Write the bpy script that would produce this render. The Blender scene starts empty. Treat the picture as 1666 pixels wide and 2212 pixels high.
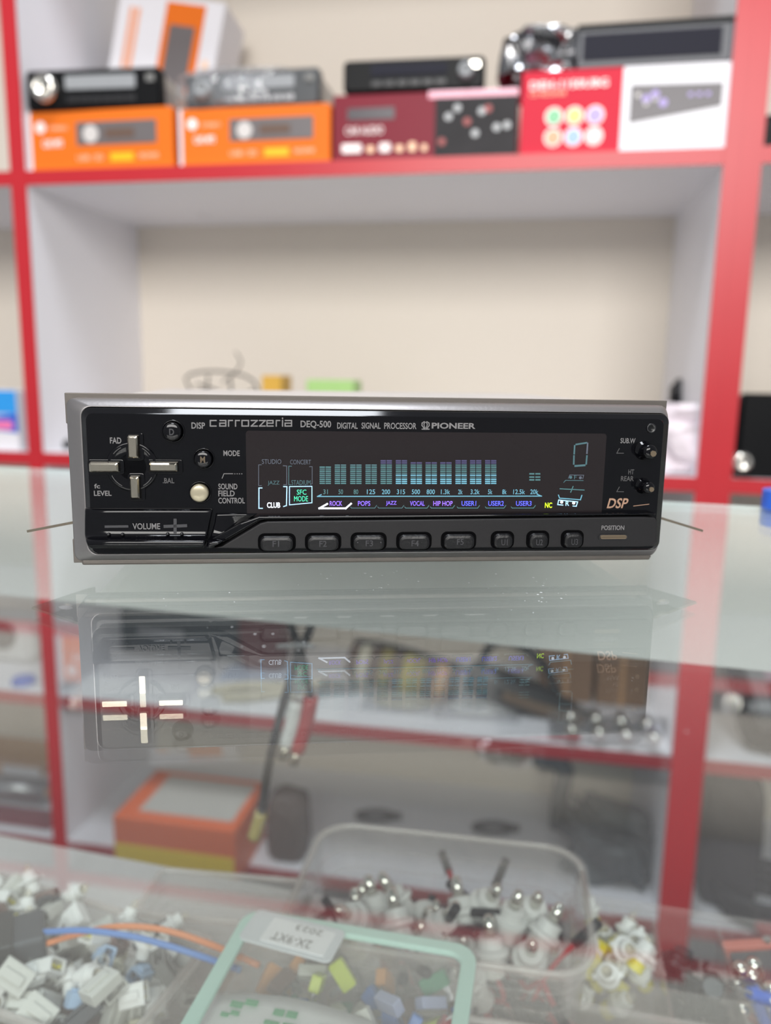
import bpy, bmesh, math, random
from mathutils import Vector, Matrix, Euler
R = math.radians
random.seed(7)
C = bpy.context.scene.collection
SC = bpy.context.scene

# ------------------------------------------------------------------ camera, world, lights, exposure
IMG_W, IMG_H = 1666, 2212
F_PX, PITCH, ROLL = 1676.9, .17618, .01645
GLASS_Z = 0.95
CAM_Z = GLASS_Z + 0.0642
cam_d = bpy.data.cameras.new('camera')
cam_d.sensor_fit = 'HORIZONTAL'; cam_d.sensor_width = 36
cam_d.lens = F_PX / IMG_W * 36
cam_d.clip_start = .01
cam = bpy.data.objects.new('camera', cam_d); C.objects.link(cam)
_f = Vector((0, math.cos(PITCH), -math.sin(PITCH))); _u = Vector((0, math.sin(PITCH), math.cos(PITCH))); _r = Vector((1, 0, 0))
_cr, _sr = math.cos(ROLL), math.sin(ROLL)
_right = _cr * _r + _sr * _u; _up = -_sr * _r + _cr * _u
m3 = Matrix((_right, _up, -_f)).transposed()
cam.matrix_world = Matrix.Translation((0, 0, CAM_Z)) @ m3.to_4x4()
cam_d.dof.use_dof = True
cam_d.dof.focus_distance = .236
cam_d.dof.aperture_fstop = 9.6
SC.camera = cam
SC.view_settings.view_transform = 'Standard'
SC.view_settings.look = 'None'
SC.view_settings.exposure = 0.0
SC.view_settings.gamma = 1

SC.cycles.transparent_max_bounces = 32
world = bpy.data.worlds.new('shop_ambient'); SC.world = world; world.use_nodes = True
wn = world.node_tree
wbg = wn.nodes['Background']; wbg.inputs[0].default_value = (.93, .95, 1, 1); wbg.inputs[1].default_value = .44

def area(name, loc, target, sx, sy, power, col=(1, 1, 1)):
    d = bpy.data.lights.new(name, 'AREA'); d.shape = 'RECTANGLE'; d.size = sx; d.size_y = sy; d.energy = power; d.color = col
    o = bpy.data.objects.new(name, d); C.objects.link(o); o.location = loc
    o.rotation_euler = (Vector(target) - Vector(loc)).to_track_quat('-Z', 'Y').to_euler()
    return o
area('ceiling_tube_light', (-.12, .26, 2.75), (-.12, .26, 0), .52, .62, 27, (.90, .94, 1))
area('ceiling_panel_light', (-.1, -1.8, 2.05), (0, .9, 1.3), 1.9, .9, 70, (1, .975, .94))

# ------------------------------------------------------------------ measuring helpers
def ray(px, py):
    u, v = px - IMG_W / 2, py - IMG_H / 2
    x = (_cr * u + _sr * v) / F_PX; z = -(-_sr * u + _cr * v) / F_PX
    c, s = math.cos(PITCH), math.sin(PITCH)
    return Vector((x, c + z * s, -s + z * c))
def onz(px, py, z):                    # world point on the horizontal plane z (absolute)
    r = ray(px, py); k = (z - CAM_Z) / r.z
    return Vector((0, 0, CAM_Z)) + r * k
U_POS = Vector((-.00287, .24374, GLASS_Z)); U_YAW = .10752
def F(px, py, w=0.):                   # point of the unit's front, at w in front of its mounting plate -> local (x, z)
    n = Vector((-math.sin(U_YAW), math.cos(U_YAW), 0)); e = Vector((math.cos(U_YAW), math.sin(U_YAW), 0))
    r = ray(px, py); o = Vector((0, 0, CAM_Z))
    k = ((U_POS - o).dot(n) - w) / r.dot(n); P = o + r * k - U_POS
    return P.dot(e), P.z
S_YAW = -.18141; S_O = Vector((0, 1, 0))
S_E = Vector((math.cos(S_YAW), math.sin(S_YAW), 0)); S_N = Vector((-math.sin(S_YAW), math.cos(S_YAW), 0))
def SH(px, py, t=0.):                  # shelf-front frame: returns s along the shelving and absolute z, at depth t
    r = ray(px, py); o = Vector((0, 0, CAM_Z)); k = ((S_O - o).dot(S_N) + t) / r.dot(S_N)
    P = o + r * k
    return (P - S_O).dot(S_E), P.z
def SP(s, t, z): 
    p = S_O + S_E * s + S_N * t; return Vector((p.x, p.y, z))

# ------------------------------------------------------------------ materials
def lin(c):
    c = c / 255
    return c / 12.92 if c <= .04045 else ((c + .055) / 1.055) ** 2.4
def rgb(t): return (lin(t[0]), lin(t[1]), lin(t[2]), 1)
MATS = {}
def M(name, col, rough=.5, metal=0., var=.06, scale=60., bump=0., emit=0., coat=0., spec=.5):
    if name in MATS: return MATS[name]
    m = bpy.data.materials.new(name); m.use_nodes = True; nt = m.node_tree; b = nt.nodes['Principled BSDF']
    b.inputs['Roughness'].default_value = rough; b.inputs['Metallic'].default_value = metal
    b.inputs['Coat Weight'].default_value = coat; b.inputs['Coat Roughness'].default_value = .05
    b.inputs['Specular IOR Level'].default_value = spec
    tc = nt.nodes.new('ShaderNodeTexCoord'); n = nt.nodes.new('ShaderNodeTexNoise'); n.inputs['Scale'].default_value = scale; n.inputs['Detail'].default_value = 4
    nt.links.new(tc.outputs['Object'], n.inputs['Vector'])
    mr = nt.nodes.new('ShaderNodeMapRange'); mr.inputs[3].default_value = 1 - var; mr.inputs[4].default_value = 1 + var
    nt.links.new(n.outputs['Fac'], mr.inputs[0])
    h = nt.nodes.new('ShaderNodeHueSaturation'); h.inputs['Color'].default_value = rgb(col); nt.links.new(mr.outputs[0], h.inputs['Value'])
    nt.links.new(h.outputs[0], b.inputs['Base Color'])
    if emit:
        nt.links.new(h.outputs[0], b.inputs['Emission Color']); b.inputs['Emission Strength'].default_value = emit
    if bump:
        bp = nt.nodes.new('ShaderNodeBump'); bp.inputs['Strength'].default_value = bump; bp.inputs['Distance'].default_value = .001
        nt.links.new(n.outputs['Fac'], bp.inputs['Height']); nt.links.new(bp.outputs[0], b.inputs['Normal'])
    MATS[name] = m; return m
def clear(name, tint=(1, 1, 1), haze=.05, hazecol=(235, 238, 240), f0=.04, rough=.03, dust=False, bump=0.):
    if name in MATS: return MATS[name]
    m = bpy.data.materials.new(name); m.use_nodes = True; nt = m.node_tree; N = nt.nodes; L = nt.links
    for x in list(N): N.remove(x)
    out = N.new('ShaderNodeOutputMaterial'); tr = N.new('ShaderNodeBsdfTransparent'); tr.inputs[0].default_value = (*tint, 1)
    gl = N.new('ShaderNodeBsdfGlossy'); gl.inputs['Roughness'].default_value = rough; gl.inputs[0].default_value = (1, 1, 1, 1)
    lw = N.new('ShaderNodeLayerWeight'); lw.inputs[0].default_value = .5
    p = N.new('ShaderNodeMath'); p.operation = 'POWER'; p.inputs[1].default_value = 5; L.new(lw.outputs['Facing'], p.inputs[0])
    ma = N.new('ShaderNodeMath'); ma.operation = 'MULTIPLY_ADD'; ma.inputs[1].default_value = 1 - f0; ma.inputs[2].default_value = f0; L.new(p.outputs[0], ma.inputs[0])
    mx = N.new('ShaderNodeMixShader'); L.new(ma.outputs[0], mx.inputs[0]); L.new(tr.outputs[0], mx.inputs[1]); L.new(gl.outputs[0], mx.inputs[2])
    df = N.new('ShaderNodeBsdfDiffuse'); df.inputs[0].default_value = rgb(hazecol)
    m2 = N.new('ShaderNodeMixShader'); m2.inputs[0].default_value = haze; L.new(mx.outputs[0], m2.inputs[1]); L.new(df.outputs[0], m2.inputs[2])
    tc = N.new('ShaderNodeTexCoord')
    if dust:
        v = N.new('ShaderNodeTexVoronoi'); v.inputs['Scale'].default_value = 260; L.new(tc.outputs['Object'], v.inputs['Vector'])
        n = N.new('ShaderNodeTexNoise'); n.inputs['Scale'].default_value = 18; L.new(tc.outputs['Object'], n.inputs['Vector'])
        th = N.new('ShaderNodeMapRange'); th.inputs[1].default_value = .5; th.inputs[2].default_value = .8; th.inputs[3].default_value = .0; th.inputs[4].default_value = .16
        L.new(n.outputs['Fac'], th.inputs[0])
        lt = N.new('ShaderNodeMath'); lt.operation = 'LESS_THAN'; L.new(v.outputs['Distance'], lt.inputs[0]); L.new(th.outputs[0], lt.inputs[1])
        mm = N.new('ShaderNodeMath'); mm.operation = 'MAXIMUM'; L.new(lt.outputs[0], mm.inputs[0]); mm.inputs[1].default_value = haze
        mq = N.new('ShaderNodeMath'); mq.operation = 'MINIMUM'; L.new(mm.outputs[0], mq.inputs[0]); mq.inputs[1].default_value = .6
        L.new(mq.outputs[0], m2.inputs[0])
    if bump:
        n = N.new('ShaderNodeTexNoise'); n.inputs['Scale'].default_value = 45; n.inputs['Detail'].default_value = 3; L.new(tc.outputs['Object'], n.inputs['Vector'])
        bp = N.new('ShaderNodeBump'); bp.inputs['Strength'].default_value = bump; bp.inputs['Distance'].default_value = .01
        L.new(n.outputs['Fac'], bp.inputs['Height']); L.new(bp.outputs[0], gl.inputs['Normal']); L.new(bp.outputs[0], lw.inputs['Normal'])
    L.new(m2.outputs[0], out.inputs[0])
    MATS[name] = m; return m

white_lam = M('white_laminate', (232, 231, 236), .38, var=.02, scale=8)
cream_pan = M('cream_back_panel', (222, 213, 200), .6, var=.02, scale=5)
red_edge = M('red_edge_banding', (186, 34, 44), .35, var=.05, scale=20)
M('black_gloss', (7, 7, 10), .06, var=.2, scale=900, spec=.3)
M('black_plastic', (24, 24, 27), .38, bump=.1, scale=400)
M('dark_rubber', (34, 34, 37), .7)
M('chrome', (225, 222, 214), .1, 1, var=.08, scale=300)
M('white_plastic', (226, 226, 224), .35)
M('milky_plastic', (206, 206, 200), .3)
M('dark_grey_plastic', (58, 62, 68), .45)
M('yellow_plastic', (222, 210, 40), .35)
M('steel', (170, 170, 172), .3, 1, var=.1, scale=120)
M('paper_white', (236, 236, 238), .7)
M('red_wire', (176, 26, 34), .4)
M('black_wire', (22, 22, 25), .5)

# ------------------------------------------------------------------ mesh helpers
def bmx(): return bmesh.new()
def obj(name, bm, mats, parent=None, smooth=False, bevel=0., seg=2, subsurf=0):
    bmesh.ops.recalc_face_normals(bm, faces=bm.faces[:])
    me = bpy.data.meshes.new(name); bm.to_mesh(me); bm.free()
    o = bpy.data.objects.new(name, me); C.objects.link(o)
    for m in (mats if isinstance(mats, (list, tuple)) else [mats]):
        me.materials.append(MATS[m] if isinstance(m, str) else m)
    if parent: o.parent = parent
    if smooth:
        for p in me.polygons: p.use_smooth = True
    if bevel:
        b = o.modifiers.new('bevel', 'BEVEL'); b.width = bevel; b.segments = seg; b.limit_method = 'ANGLE'; b.angle_limit = R(35)
    if subsurf:
        s = o.modifiers.new('sub', 'SUBSURF'); s.levels = subsurf; s.render_levels = subsurf
    return o
def box(bm, x0, x1, y0, y1, z0, z1, mi=0, mat=None):
    vs = [bm.verts.new((x, y, z)) for x in (x0, x1) for y in (y0, y1) for z in (z0, z1)]
    fs = []
    for q in ((0, 1, 3, 2), (4, 6, 7, 5), (0, 4, 5, 1), (2, 3, 7, 6), (0, 2, 6, 4), (1, 5, 7, 3)):
        f = bm.faces.new([vs[i] for i in q]); f.material_index = mi; fs.append(f)
    if mat is not None:
        for v in vs: v.co = mat @ v.co
    return fs
def prism(bm, pts, y0, y1, mi=0):      # polygon in the x,z plane from depth y0 to y1
    a = [bm.verts.new((x, y0, z)) for x, z in pts]; b = [bm.verts.new((x, y1, z)) for x, z in pts]
    n = len(pts)
    fs = [bm.faces.new(a), bm.faces.new(b[::-1])]
    for i in range(n): fs.append(bm.faces.new([a[i], b[i], b[(i + 1) % n], a[(i + 1) % n]]))
    for f in fs: f.material_index = mi
def prismz(bm, pts, z0, z1, mi=0):     # polygon in the x,y plane
    a = [bm.verts.new((x, y, z0)) for x, y in pts]; b = [bm.verts.new((x, y, z1)) for x, y in pts]
    n = len(pts); bm.faces.new(a[::-1]).material_index = mi; bm.faces.new(b).material_index = mi
    for i in range(n): bm.faces.new([a[i], a[(i + 1) % n], b[(i + 1) % n], b[i]]).material_index = mi
def loft(bm, loops, cap0=False, cap1=False, mis=None, closed=True):
    L = [[bm.verts.new(p) for p in lp] for lp in loops]; n = len(L[0])
    for k in range(len(L) - 1):
        for i in range(n if closed else n - 1):
            f = bm.faces.new([L[k][i], L[k][(i + 1) % n], L[k + 1][(i + 1) % n], L[k + 1][i]])
            if mis: f.material_index = mis[k]
    if cap0: bm.faces.new(L[0][::-1])
    if cap1: 
        f = bm.faces.new(L[-1])
        if mis: f.material_index = mis[-1]
def rr(x0, x1, y0, y1, r, n=6):        # rounded rectangle outline
    pts = []
    for cx, cy, a in ((x1 - r, y1 - r, 0), (x0 + r, y1 - r, 90), (x0 + r, y0 + r, 180), (x1 - r, y0 + r, 270)):
        for i in range(n + 1):
            t = R(a + 90 * i / n); pts.append((cx + r * math.cos(t), cy + r * math.sin(t)))
    return pts
def xz(pts, y): return [(a, y, b) for a, b in pts]
def xy(pts, z): return [(a, b, z) for a, b in pts]
def lathe(bm, prof, n=20, axis='y', off=(0, 0, 0), mis=None):   # prof: (radius, position along axis)
    loops = []
    for r, h in prof:
        lp = []
        for i in range(n):
            t = 2 * math.pi * i / n; a, b = max(r, 1e-5) * math.cos(t), max(r, 1e-5) * math.sin(t)
            p = (a, h, b) if axis == 'y' else ((a, b, h) if axis == 'z' else (h, a, b))
            lp.append((p[0] + off[0], p[1] + off[1], p[2] + off[2]))
        loops.append(lp)
    loft(bm, loops, True, True, mis)
def tube(bm, pts, r, n=8, mi=0):
    pts = [Vector(p) for p in pts]; loops = []; up = Vector((0.13, .21, 1)).normalized()
    for i, p in enumerate(pts):
        d = (pts[min(i + 1, len(pts) - 1)] - pts[max(i - 1, 0)]).normalized()
        a = d.cross(up)
        if a.length < 1e-3: a = d.cross(Vector((1, 0, 0)))
        a.normalize(); b = d.cross(a).normalized(); rad = r[i] if isinstance(r, (list, tuple)) else r
        loops.append([p + a * rad * math.cos(2 * math.pi * k / n) + b * rad * math.sin(2 * math.pi * k / n) for k in range(n)])
    loft(bm, loops, True, True)
def spline(pts, n=6):                  # Catmull-Rom
    P = [Vector(p) for p in pts]; P = [P[0] * 2 - P[1]] + P + [P[-1] * 2 - P[-2]]; out = []
    for i in range(1, len(P) - 2):
        for k in range(n):
            t = k / n; a, b, c, d = P[i - 1], P[i], P[i + 1], P[i + 2]
            out.append(.5 * ((2 * b) + (c - a) * t + (2 * a - 5 * b + 4 * c - d) * t * t + (3 * b - a - 3 * c + d) * t ** 3))
    out.append(P[-2]); return out
def ribbon(bm, pts, th, y, d=.00012):  # flat stroke on the x,z plane
    for q_, (a, b) in enumerate(zip(pts, pts[1:])):
        y = y - .000004
        A, B = Vector(a), Vector(b); v = (B - A)
        if v.length < 1e-7: continue
        v.normalize(); n = Vector((-v.y, v.x)) * th / 2; A = A - v * th / 2; B = B + v * th / 2
        prism(bm, [tuple(A + n), tuple(B + n), tuple(B - n), tuple(A - n)], y, y - d)
def disc(bm, cx, cz, r, y0, y1, n=20):
    prism(bm, [(cx + r * math.cos(2 * math.pi * i / n), cz + r * math.sin(2 * math.pi * i / n)) for i in range(n)], y0, y1)
def text(s, parent, name, mat, x0, x1, z0, z1, y, bold=.0, shear=0., label=None, d=.00012, flip=False):
    cu = bpy.data.curves.new('t', 'FONT'); cu.body = s; cu.offset = bold; cu.resolution_u = 3
    to = bpy.data.objects.new('t', cu); me = bpy.data.meshes.new_from_object(to)
    bpy.data.objects.remove(to); bpy.data.curves.remove(cu)
    xs = [v.co.x + shear * v.co.y for v in me.vertices]; ys = [v.co.y for v in me.vertices]
    ax, bx, ay, by = min(xs), max(xs), min(ys), max(ys)
    for v, xx in zip(me.vertices, xs):
        fx = (xx - ax) / (bx - ax or 1); fy = (v.co.y - ay) / (by - ay or 1)
        if flip: fx = 1 - fx; fy = 1 - fy
        v.co = (x0 + (x1 - x0) * fx, y, z0 + (z1 - z0) * fy)
    me.name = name; me.materials.clear(); me.materials.append(MATS[mat])
    o = bpy.data.objects.new(name, me); C.objects.link(o); o.parent = parent
    if label: o['label'] = label
    return o
def tag(o, label, cat, group=None):
    o['label'] = label; o['category'] = cat
    if group: o['group'] = group
    return o
def thing(name, label, cat, loc=(0, 0, 0), rz=0., group=None):
    o = bpy.data.objects.new(name, None); o.empty_display_size = .02; C.objects.link(o); o.location = loc
    o.rotation_euler = (0, 0, rz) if not isinstance(rz, tuple) else rz
    return tag(o, label, cat, group)
def struct(o): o['kind'] = 'structure'; return o
def dup(root, loc, rot, label=None):
    r = root.copy(); C.objects.link(r); r.location = loc; r.rotation_euler = rot
    if label: r['label'] = label
    for ch in list(root.children):
        c = ch.copy(); C.objects.link(c); c.parent = r
        for g in list(ch.children):
            q = g.copy(); C.objects.link(q); q.parent = c
    return r

# ------------------------------------------------------------------ the room
bm = bmx(); box(bm, -3, 3, -2.5, 2.2, -.05, 0); struct(obj('floor', bm, M('floor_tile', (150, 146, 140), .5, scale=3)))
bm = bmx(); box(bm, -3, 3, .32, .4, 0, 2.9); o = struct(obj('wall_back', bm, M('wall_paint', (214, 208, 198), .8, scale=3))); o.location = S_O; o.rotation_euler.z = S_YAW

# ------------------------------------------------------------------ shelving
TH = .018; DEP = .30
Z1, Z2, Z3, Z4 = CAM_Z + .257, CAM_Z - .117, CAM_Z - .481, CAM_Z - .719
Z5 = .10; Z0 = Z1 + .40
XL0, XL1 = -.5145, -.4925                # left upright
XR0, XRM, XR1 = .381, .398, .421       # doubled right upright (two carcasses side by side)
def carcass(name, label, ups, bays):
    t = thing(name, label, 'shelving unit', S_O, S_YAW)
    for a, b in ups:
        bm = bmx(); box(bm, a, b, .002, DEP, 0, Z0 + TH)
        u = obj('upright_panel', bm, white_lam, t)
        bm = bmx(); box(bm, a - .0002, b + .0002, 0, .002, 0, Z0 + TH); obj('edge_band', bm, red_edge, u)
    for a, b in bays:
        for z in (Z0, Z1, Z2, Z3, Z4, Z5):
            th = TH if z in (Z0, Z1, Z2, Z3, Z4) else .02
            bm = bmx(); box(bm, a, b, .003, DEP, z - th, z)
            u = obj('shelf_board', bm, white_lam, t)
            bm = bmx(); box(bm, a, b, .001, .003, z - th, z); obj('edge_band', bm, red_edge, u)
        bm = bmx(); box(bm, a, b, DEP, DEP + .006, 0, Z0); obj('back_panel', bm, cream_pan, t)
carcass('shelving_unit', 'white shelving unit with red edges, its wide empty bay straight behind the car audio unit',
        [(-1.36, -1.334), (XL0, XL1), (XR0, XRM)], [(-1.334, XL0), (XL1, XR0)])
carcass('shelving_unit', 'white shelving unit with red edges at the far right, holding black devices',
        [(XRM + .0005, XR1), (1.25, 1.276)], [(XR1, 1.25)])

# ------------------------------------------------------------------ glass counter
A0 = R(-14.2); C_O = Vector((0, .444, 0))
CE = Vector((math.cos(A0), math.sin(A0), 0)); CN = Vector((-math.sin(A0), math.cos(A0), 0))
tbl_glass = clear('counter_glass', (.875, .90, .89), .012, f0=.065, rough=.0, dust=True)
edge_glass = M('glass_edge', (214, 232, 232), .15, var=.03)
ct = thing('display_counter', 'glass topped display counter carrying the car audio unit, small parts inside', 'counter', C_O, A0)
bm = bmx(); fs = box(bm, -.75, .75, -.62, 0.0, GLASS_Z - .0022, GLASS_Z)
for i, f in enumerate(fs): f.material_index = 0 if i in (4, 5) else 1
bm.faces.ensure_lookup_table()
for f in bm.faces:
    f.normal_update(); f.material_index = 0 if abs(f.normal.z) > .5 else 1
obj('glass_top', bm, [tbl_glass, edge_glass], ct)
rail_m = M('white_rail', (230, 232, 230), .5, var=.03, scale=12)
bm = bmx(); box(bm, -.74, .74, -.018, -.002, GLASS_Z - .082, GLASS_Z - .0024); obj('back_rail', bm, rail_m, ct)
IN_Z = CAM_Z - .332
bm = bmx(); box(bm, -.74, .74, -.60, -.004, IN_Z - .012, IN_Z); obj('display_shelf', bm, M('grey_display_board', (206, 204, 202), .4, var=.05), ct)
for a, b in ((-.75, -.732), (.732, .75)):
    bm = bmx(); box(bm, a, b, -.62, 0, 0, GLASS_Z - .0024); obj('side_panel', bm, white_lam, ct)
bm = bmx(); box(bm, -.732, .732, -.60, -.02, .08, .10); obj('base_board', bm, white_lam, ct)
bm = bmx(); box(bm, -.732, .732, -.616, -.60, 0, IN_Z - .012); obj('front_panel', bm, white_lam, ct)
def CP(px, py, z):                     # pixel on a horizontal plane, in world
    return onz(px, py, z)

# ------------------------------------------------------------------ the car audio unit
M('silver_bezel', (134, 131, 131), .36, .8, var=.03, scale=900, bump=.03)
M('flange_grey', (98, 93, 88), .42, .55, var=.05, scale=500, bump=.04)
M('strip_grey', (20, 19, 21), .5, spec=.3, var=.04, scale=1500, bump=.05)
M('gap_black', (2, 2, 3), .8, spec=.05); M('button_grey', (13, 13, 15), .34, spec=.3, var=.08, scale=900, bump=.1)
M('screen_glass', (30, 25, 26), .07, spec=.4, var=.06, scale=40)
M('print_grey', (108, 106, 107), .5, var=.05)
M('print_dim', (66, 65, 66), .5, var=.05)
M('print_faint', (42, 42, 46), .5, var=.05)
M('gold_print', (172, 138, 116), .3, .3)
M('nickel', (186, 178, 162), .14, 1, var=.1, scale=250)
M('cream_button', (158, 150, 128), .3, .35, var=.08, scale=200)
M('galvanised', (206, 203, 198), .5, .5, var=.1, scale=30)
M('amber_lens', (92, 80, 64), .3)
def E_(n, c, s): return M(n, c, .5, var=.12, scale=300, emit=s)
E_('vfd_cyan', (88, 144, 164), .26); E_('vfd_teal', (60, 102, 106), .22); E_('vfd_teal_dim', (52, 84, 90), .35); E_('vfd_blue_dim', (48, 46, 82), .4)
E_('vfd_white', (228, 240, 255), 1.0); E_('vfd_purple', (112, 84, 226), .8); E_('vfd_blue', (78, 84, 236), .8); E_('vfd_violet', (128, 92, 226), .8)
E_('vfd_green', (60, 214, 160), .55); E_('vfd_lime', (200, 250, 20), .9); E_('vfd_dim', (66, 72, 84), .35); E_('vfd_sky', (150, 200, 240), .75)
unit = thing('car_audio_processor', 'silver framed black car audio processor with lit display, alone on the glass counter top', 'car stereo', U_POS, U_YAW)
Z_B, Z_T = .005, .0571
# chassis
bm = bmx(); box(bm, -.0885, .0885, .0015, .158, .0062, .0545); ch = obj('chassis', bm, 'galvanised', unit, bevel=.0006)
bm = bmx(); box(bm, -.0895, .0895, .004, .157, .0545, .0551); obj('top_cover', bm, 'galvanised', ch)
for sx in (-1, 1):
    for yy in (.09, .138):
        bm = bmx(); box(bm, sx * .06 - .004, sx * .06 + .004, yy - .004, yy + .004, 0, .0063); obj('foot_pad', bm, 'dark_rubber', ch)
# mounting ears: thin plates either side that dip away from the viewer
def ear(side, pts):
    bm = bmx(); cen = [Vector(p) for p in pts]
    n = (cen[1] - cen[0]).cross(cen[2] - cen[0]).normalized()
    hc = cen[0] * .2 + cen[1] * .2 + cen[2] * .6
    # plate with a round hole: fan between outline and hole
    N = 48; cx = sum(cen, Vector()) / 3; hole = []; outl = []
    a = (cen[2] - cx).normalized(); b = n.cross(a)
    hcen = cx + a * .003
    tri = cen
    for i in range(N):
        t = 2 * math.pi * i / N; d = a * math.cos(t) + b * math.sin(t)
        hole.append(hcen + d * .0023)
        best = 1
        for k in range(3):
            p, q = tri[k], tri[(k + 1) % 3]; e = q - p; m = e.cross(n)
            den = d.dot(m)
            if abs(den) > 1e-9:
                s = (p - hcen).dot(m) / den
                if s > 0: best = min(best, s)
        outl.append(hcen + d * min(best, .04))
    up = n * .0004
    loft(bm, [[p + up for p in hole], [p + up for p in outl], [p - up for p in outl], [p - up for p in hole], [p + up for p in hole]])
    obj('mounting_ear', bm, M('ear_metal', (112, 104, 92), .5, .6), unit)
def ul(px, py, d):                     # a ray point at forward distance d, in unit space
    P = Vector((0, 0, CAM_Z)) + ray(px, py) * (d / ray(px, py).y) - U_POS
    return Matrix.Rotation(-U_YAW, 3, 'Z') @ P
ear(1, [ul(1385, 1106, .257), ul(1385, 1106, .290), ul(1519, 1147, .262)])
ear(-1, [ul(198, 1121, .238), ul(198, 1121, .268), ul(58, 1148, .243)])
# outer flange plate with stepped side edges
fl = [(-.094, Z_T), (.094, Z_T), (.0938, .046), (.0932, .046), (.0932, .040), (.0918, .040), (.0918, .022), (.0926, .022), (.0926, Z_B),
      (-.094, Z_B), (-.094, .0125), (-.0933, .0125), (-.0933, .0205), (-.0928, .0205), (-.0928, .0395), (-.0936, .0395), (-.0936, .048), (-.094, .048)]
bm = bmx(); prism(bm, fl, 0, .0016); obj('mounting_flange', bm, 'flange_grey', unit, bevel=.0002)
# silver bezel ring
def frect(x0, y0, x1, y1, w):
    a = F(x0, y0, w); b = F(x1, y1, w); return a[0], b[0], b[1], a[1]
ox0, ox1, oz0, oz1 = frect(152, 864, 1437, 1212, .0)
ix0, ix1, iz0, iz1 = frect(176, 883, 1421, 1187, .0070)
iz1 = .0534; oz1 = .0557; ox0 = -.0925; ox1 = .0922; oz0 = .0066
def ring(g, w, r):                     # g 0 outer .. 1 inner
    return xz(rr(ox0 + (ix0 - ox0) * g, ox1 + (ix1 - ox1) * g, oz0 + (iz0 - oz0) * g, oz1 + (iz1 - oz1) * g, r), -w)
bm = bmx()
loft(bm, [ring(0, 0, .0022), ring(0, .0038, .0024), ring(.005, .0040, .0024), ring(.15, .0048, .0026), ring(.33, .0056, .0028), ring(.54, .0063, .0030), ring(.75, .0069, .0031), ring(.90, .0073, .0031), ring(.98, .0074, .0030), ring(1.0, .0072, .0030), ring(1.0, .0036, .0030)])
obj('bezel', bm, 'silver_bezel', unit, smooth=True)
bm = bmx(); box(bm, -.0905, .0905, -.0042, 0, Z_B + .0002, oz0 + .0006); obj('lower_lip', bm, 'flange_grey', unit, bevel=.0006)
# black faceplate with shiny upper bevel
W_F = .0102
fx0, fx1, fz0, fz1 = ix0 + .0002, ix1 - .0002, iz0 + .0002, iz1 - .0002
cxx0, cxx1, cz0_, cz1_ = frect(184, 897, 1414, 1182, W_F); cz1_ = .0516
bm = bmx()
loft(bm, [xz(rr(fx0, fx1, fz0, fz1, .0028), -.0036), xz(rr(fx0, fx1, fz0, fz1, .0028), -.0082), xz(rr(fx0 + .0002, fx1 - .0002, fz0 + .0002, fz1 - .0001, .0027), -.0084), xz(rr(cxx0, cxx1, fz0 + .0006, cz1_ + .0002, .0020), -W_F + .0002), xz(rr(cxx0 + .0001, cxx1 - .0001, fz0 + .0007, cz1_, .0019), -W_F)], False, True)
face = obj('faceplate', bm, 'black_gloss', unit)
YF = -W_F - .00005
def T(s, x0, y0, x1, y1, mat='print_grey', w=W_F, parent=None, name='printed_legend', bold=.0, shear=0., label=None):
    a = F(x0, y1, w); b = F(x1, y0, w)
    return text(s, parent or face, name, mat, a[0], b[0], a[1], b[1], -w - .00012, bold, shear, label)
# display window
sx0, sx1, sz0, sz1 = frect(531, 930, 1299, 1113, W_F)
bm = bmx(); prism(bm, rr(sx0, sx1, sz0, sz1, .001), -W_F, -W_F - .0002); scr = obj('display_window', bm, 'screen_glass', unit)
WD = W_F + .0003
def TD(s, x0, y0, x1, y1, mat, bold=.01, name='display_text'): return T(s, x0, y0, x1, y1, mat, WD, scr, name, bold)
cols = [690.9, 723.7, 757, 790, 822.6, 855.4, 887.5, 919.7, 951.5, 984.3, 1015.8, 1048.3, 1143.5]
tops = [1008, 1004, 1004, 1003, 1003, 1002, 1003, 1003, 1003, 1003, 1002, 1002, None]
purp = {4, 5, 9, 10, 11}
def seg(bm, x0, y0, x1, y1):
    a = F(x0, y1, WD); b = F(x1, y0, WD); box(bm, a[0], b[0], -WD - .00008, -WD, a[1], b[1])
for ci, x in enumerate(cols):
    bm = bmx(); y = 1045.4; k = 0
    mats = ['vfd_teal', 'vfd_teal_dim', 'vfd_cyan', 'vfd_blue_dim']
    if ci == 12:
        for yy in (1025, 1032, 1038):
            for dx in (0, 13): seg(bm, x + dx, yy - 3, x + dx + 11, yy)
    else:
        while y > tops[ci]:
            for dx in (0, 13):
                n0 = len(bm.faces); seg(bm, x + dx - .3, y - 2.8, x + dx + 11.2, y); bm.faces.ensure_lookup_table()
                for f in bm.faces[n0:]: f.material_index = (1 if (k % 2 and k > 2) else (2 if ci > 4 and k < 6 else 0))
            y -= 4.36; k += 1
        if ci in purp or ci in (6, 7, 8):
            for q in range(2 if ci in purp else 1):
                for dx in (0, 13):
                    n0 = len(bm.faces); seg(bm, x + dx - .3, y - 3.4, x + dx + 11.2, y); bm.faces.ensure_lookup_table()
                    for f in bm.faces[n0:]: f.material_index = 3
                y -= 4.6
    obj('equaliser_bar', bm, mats, scr)
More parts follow.
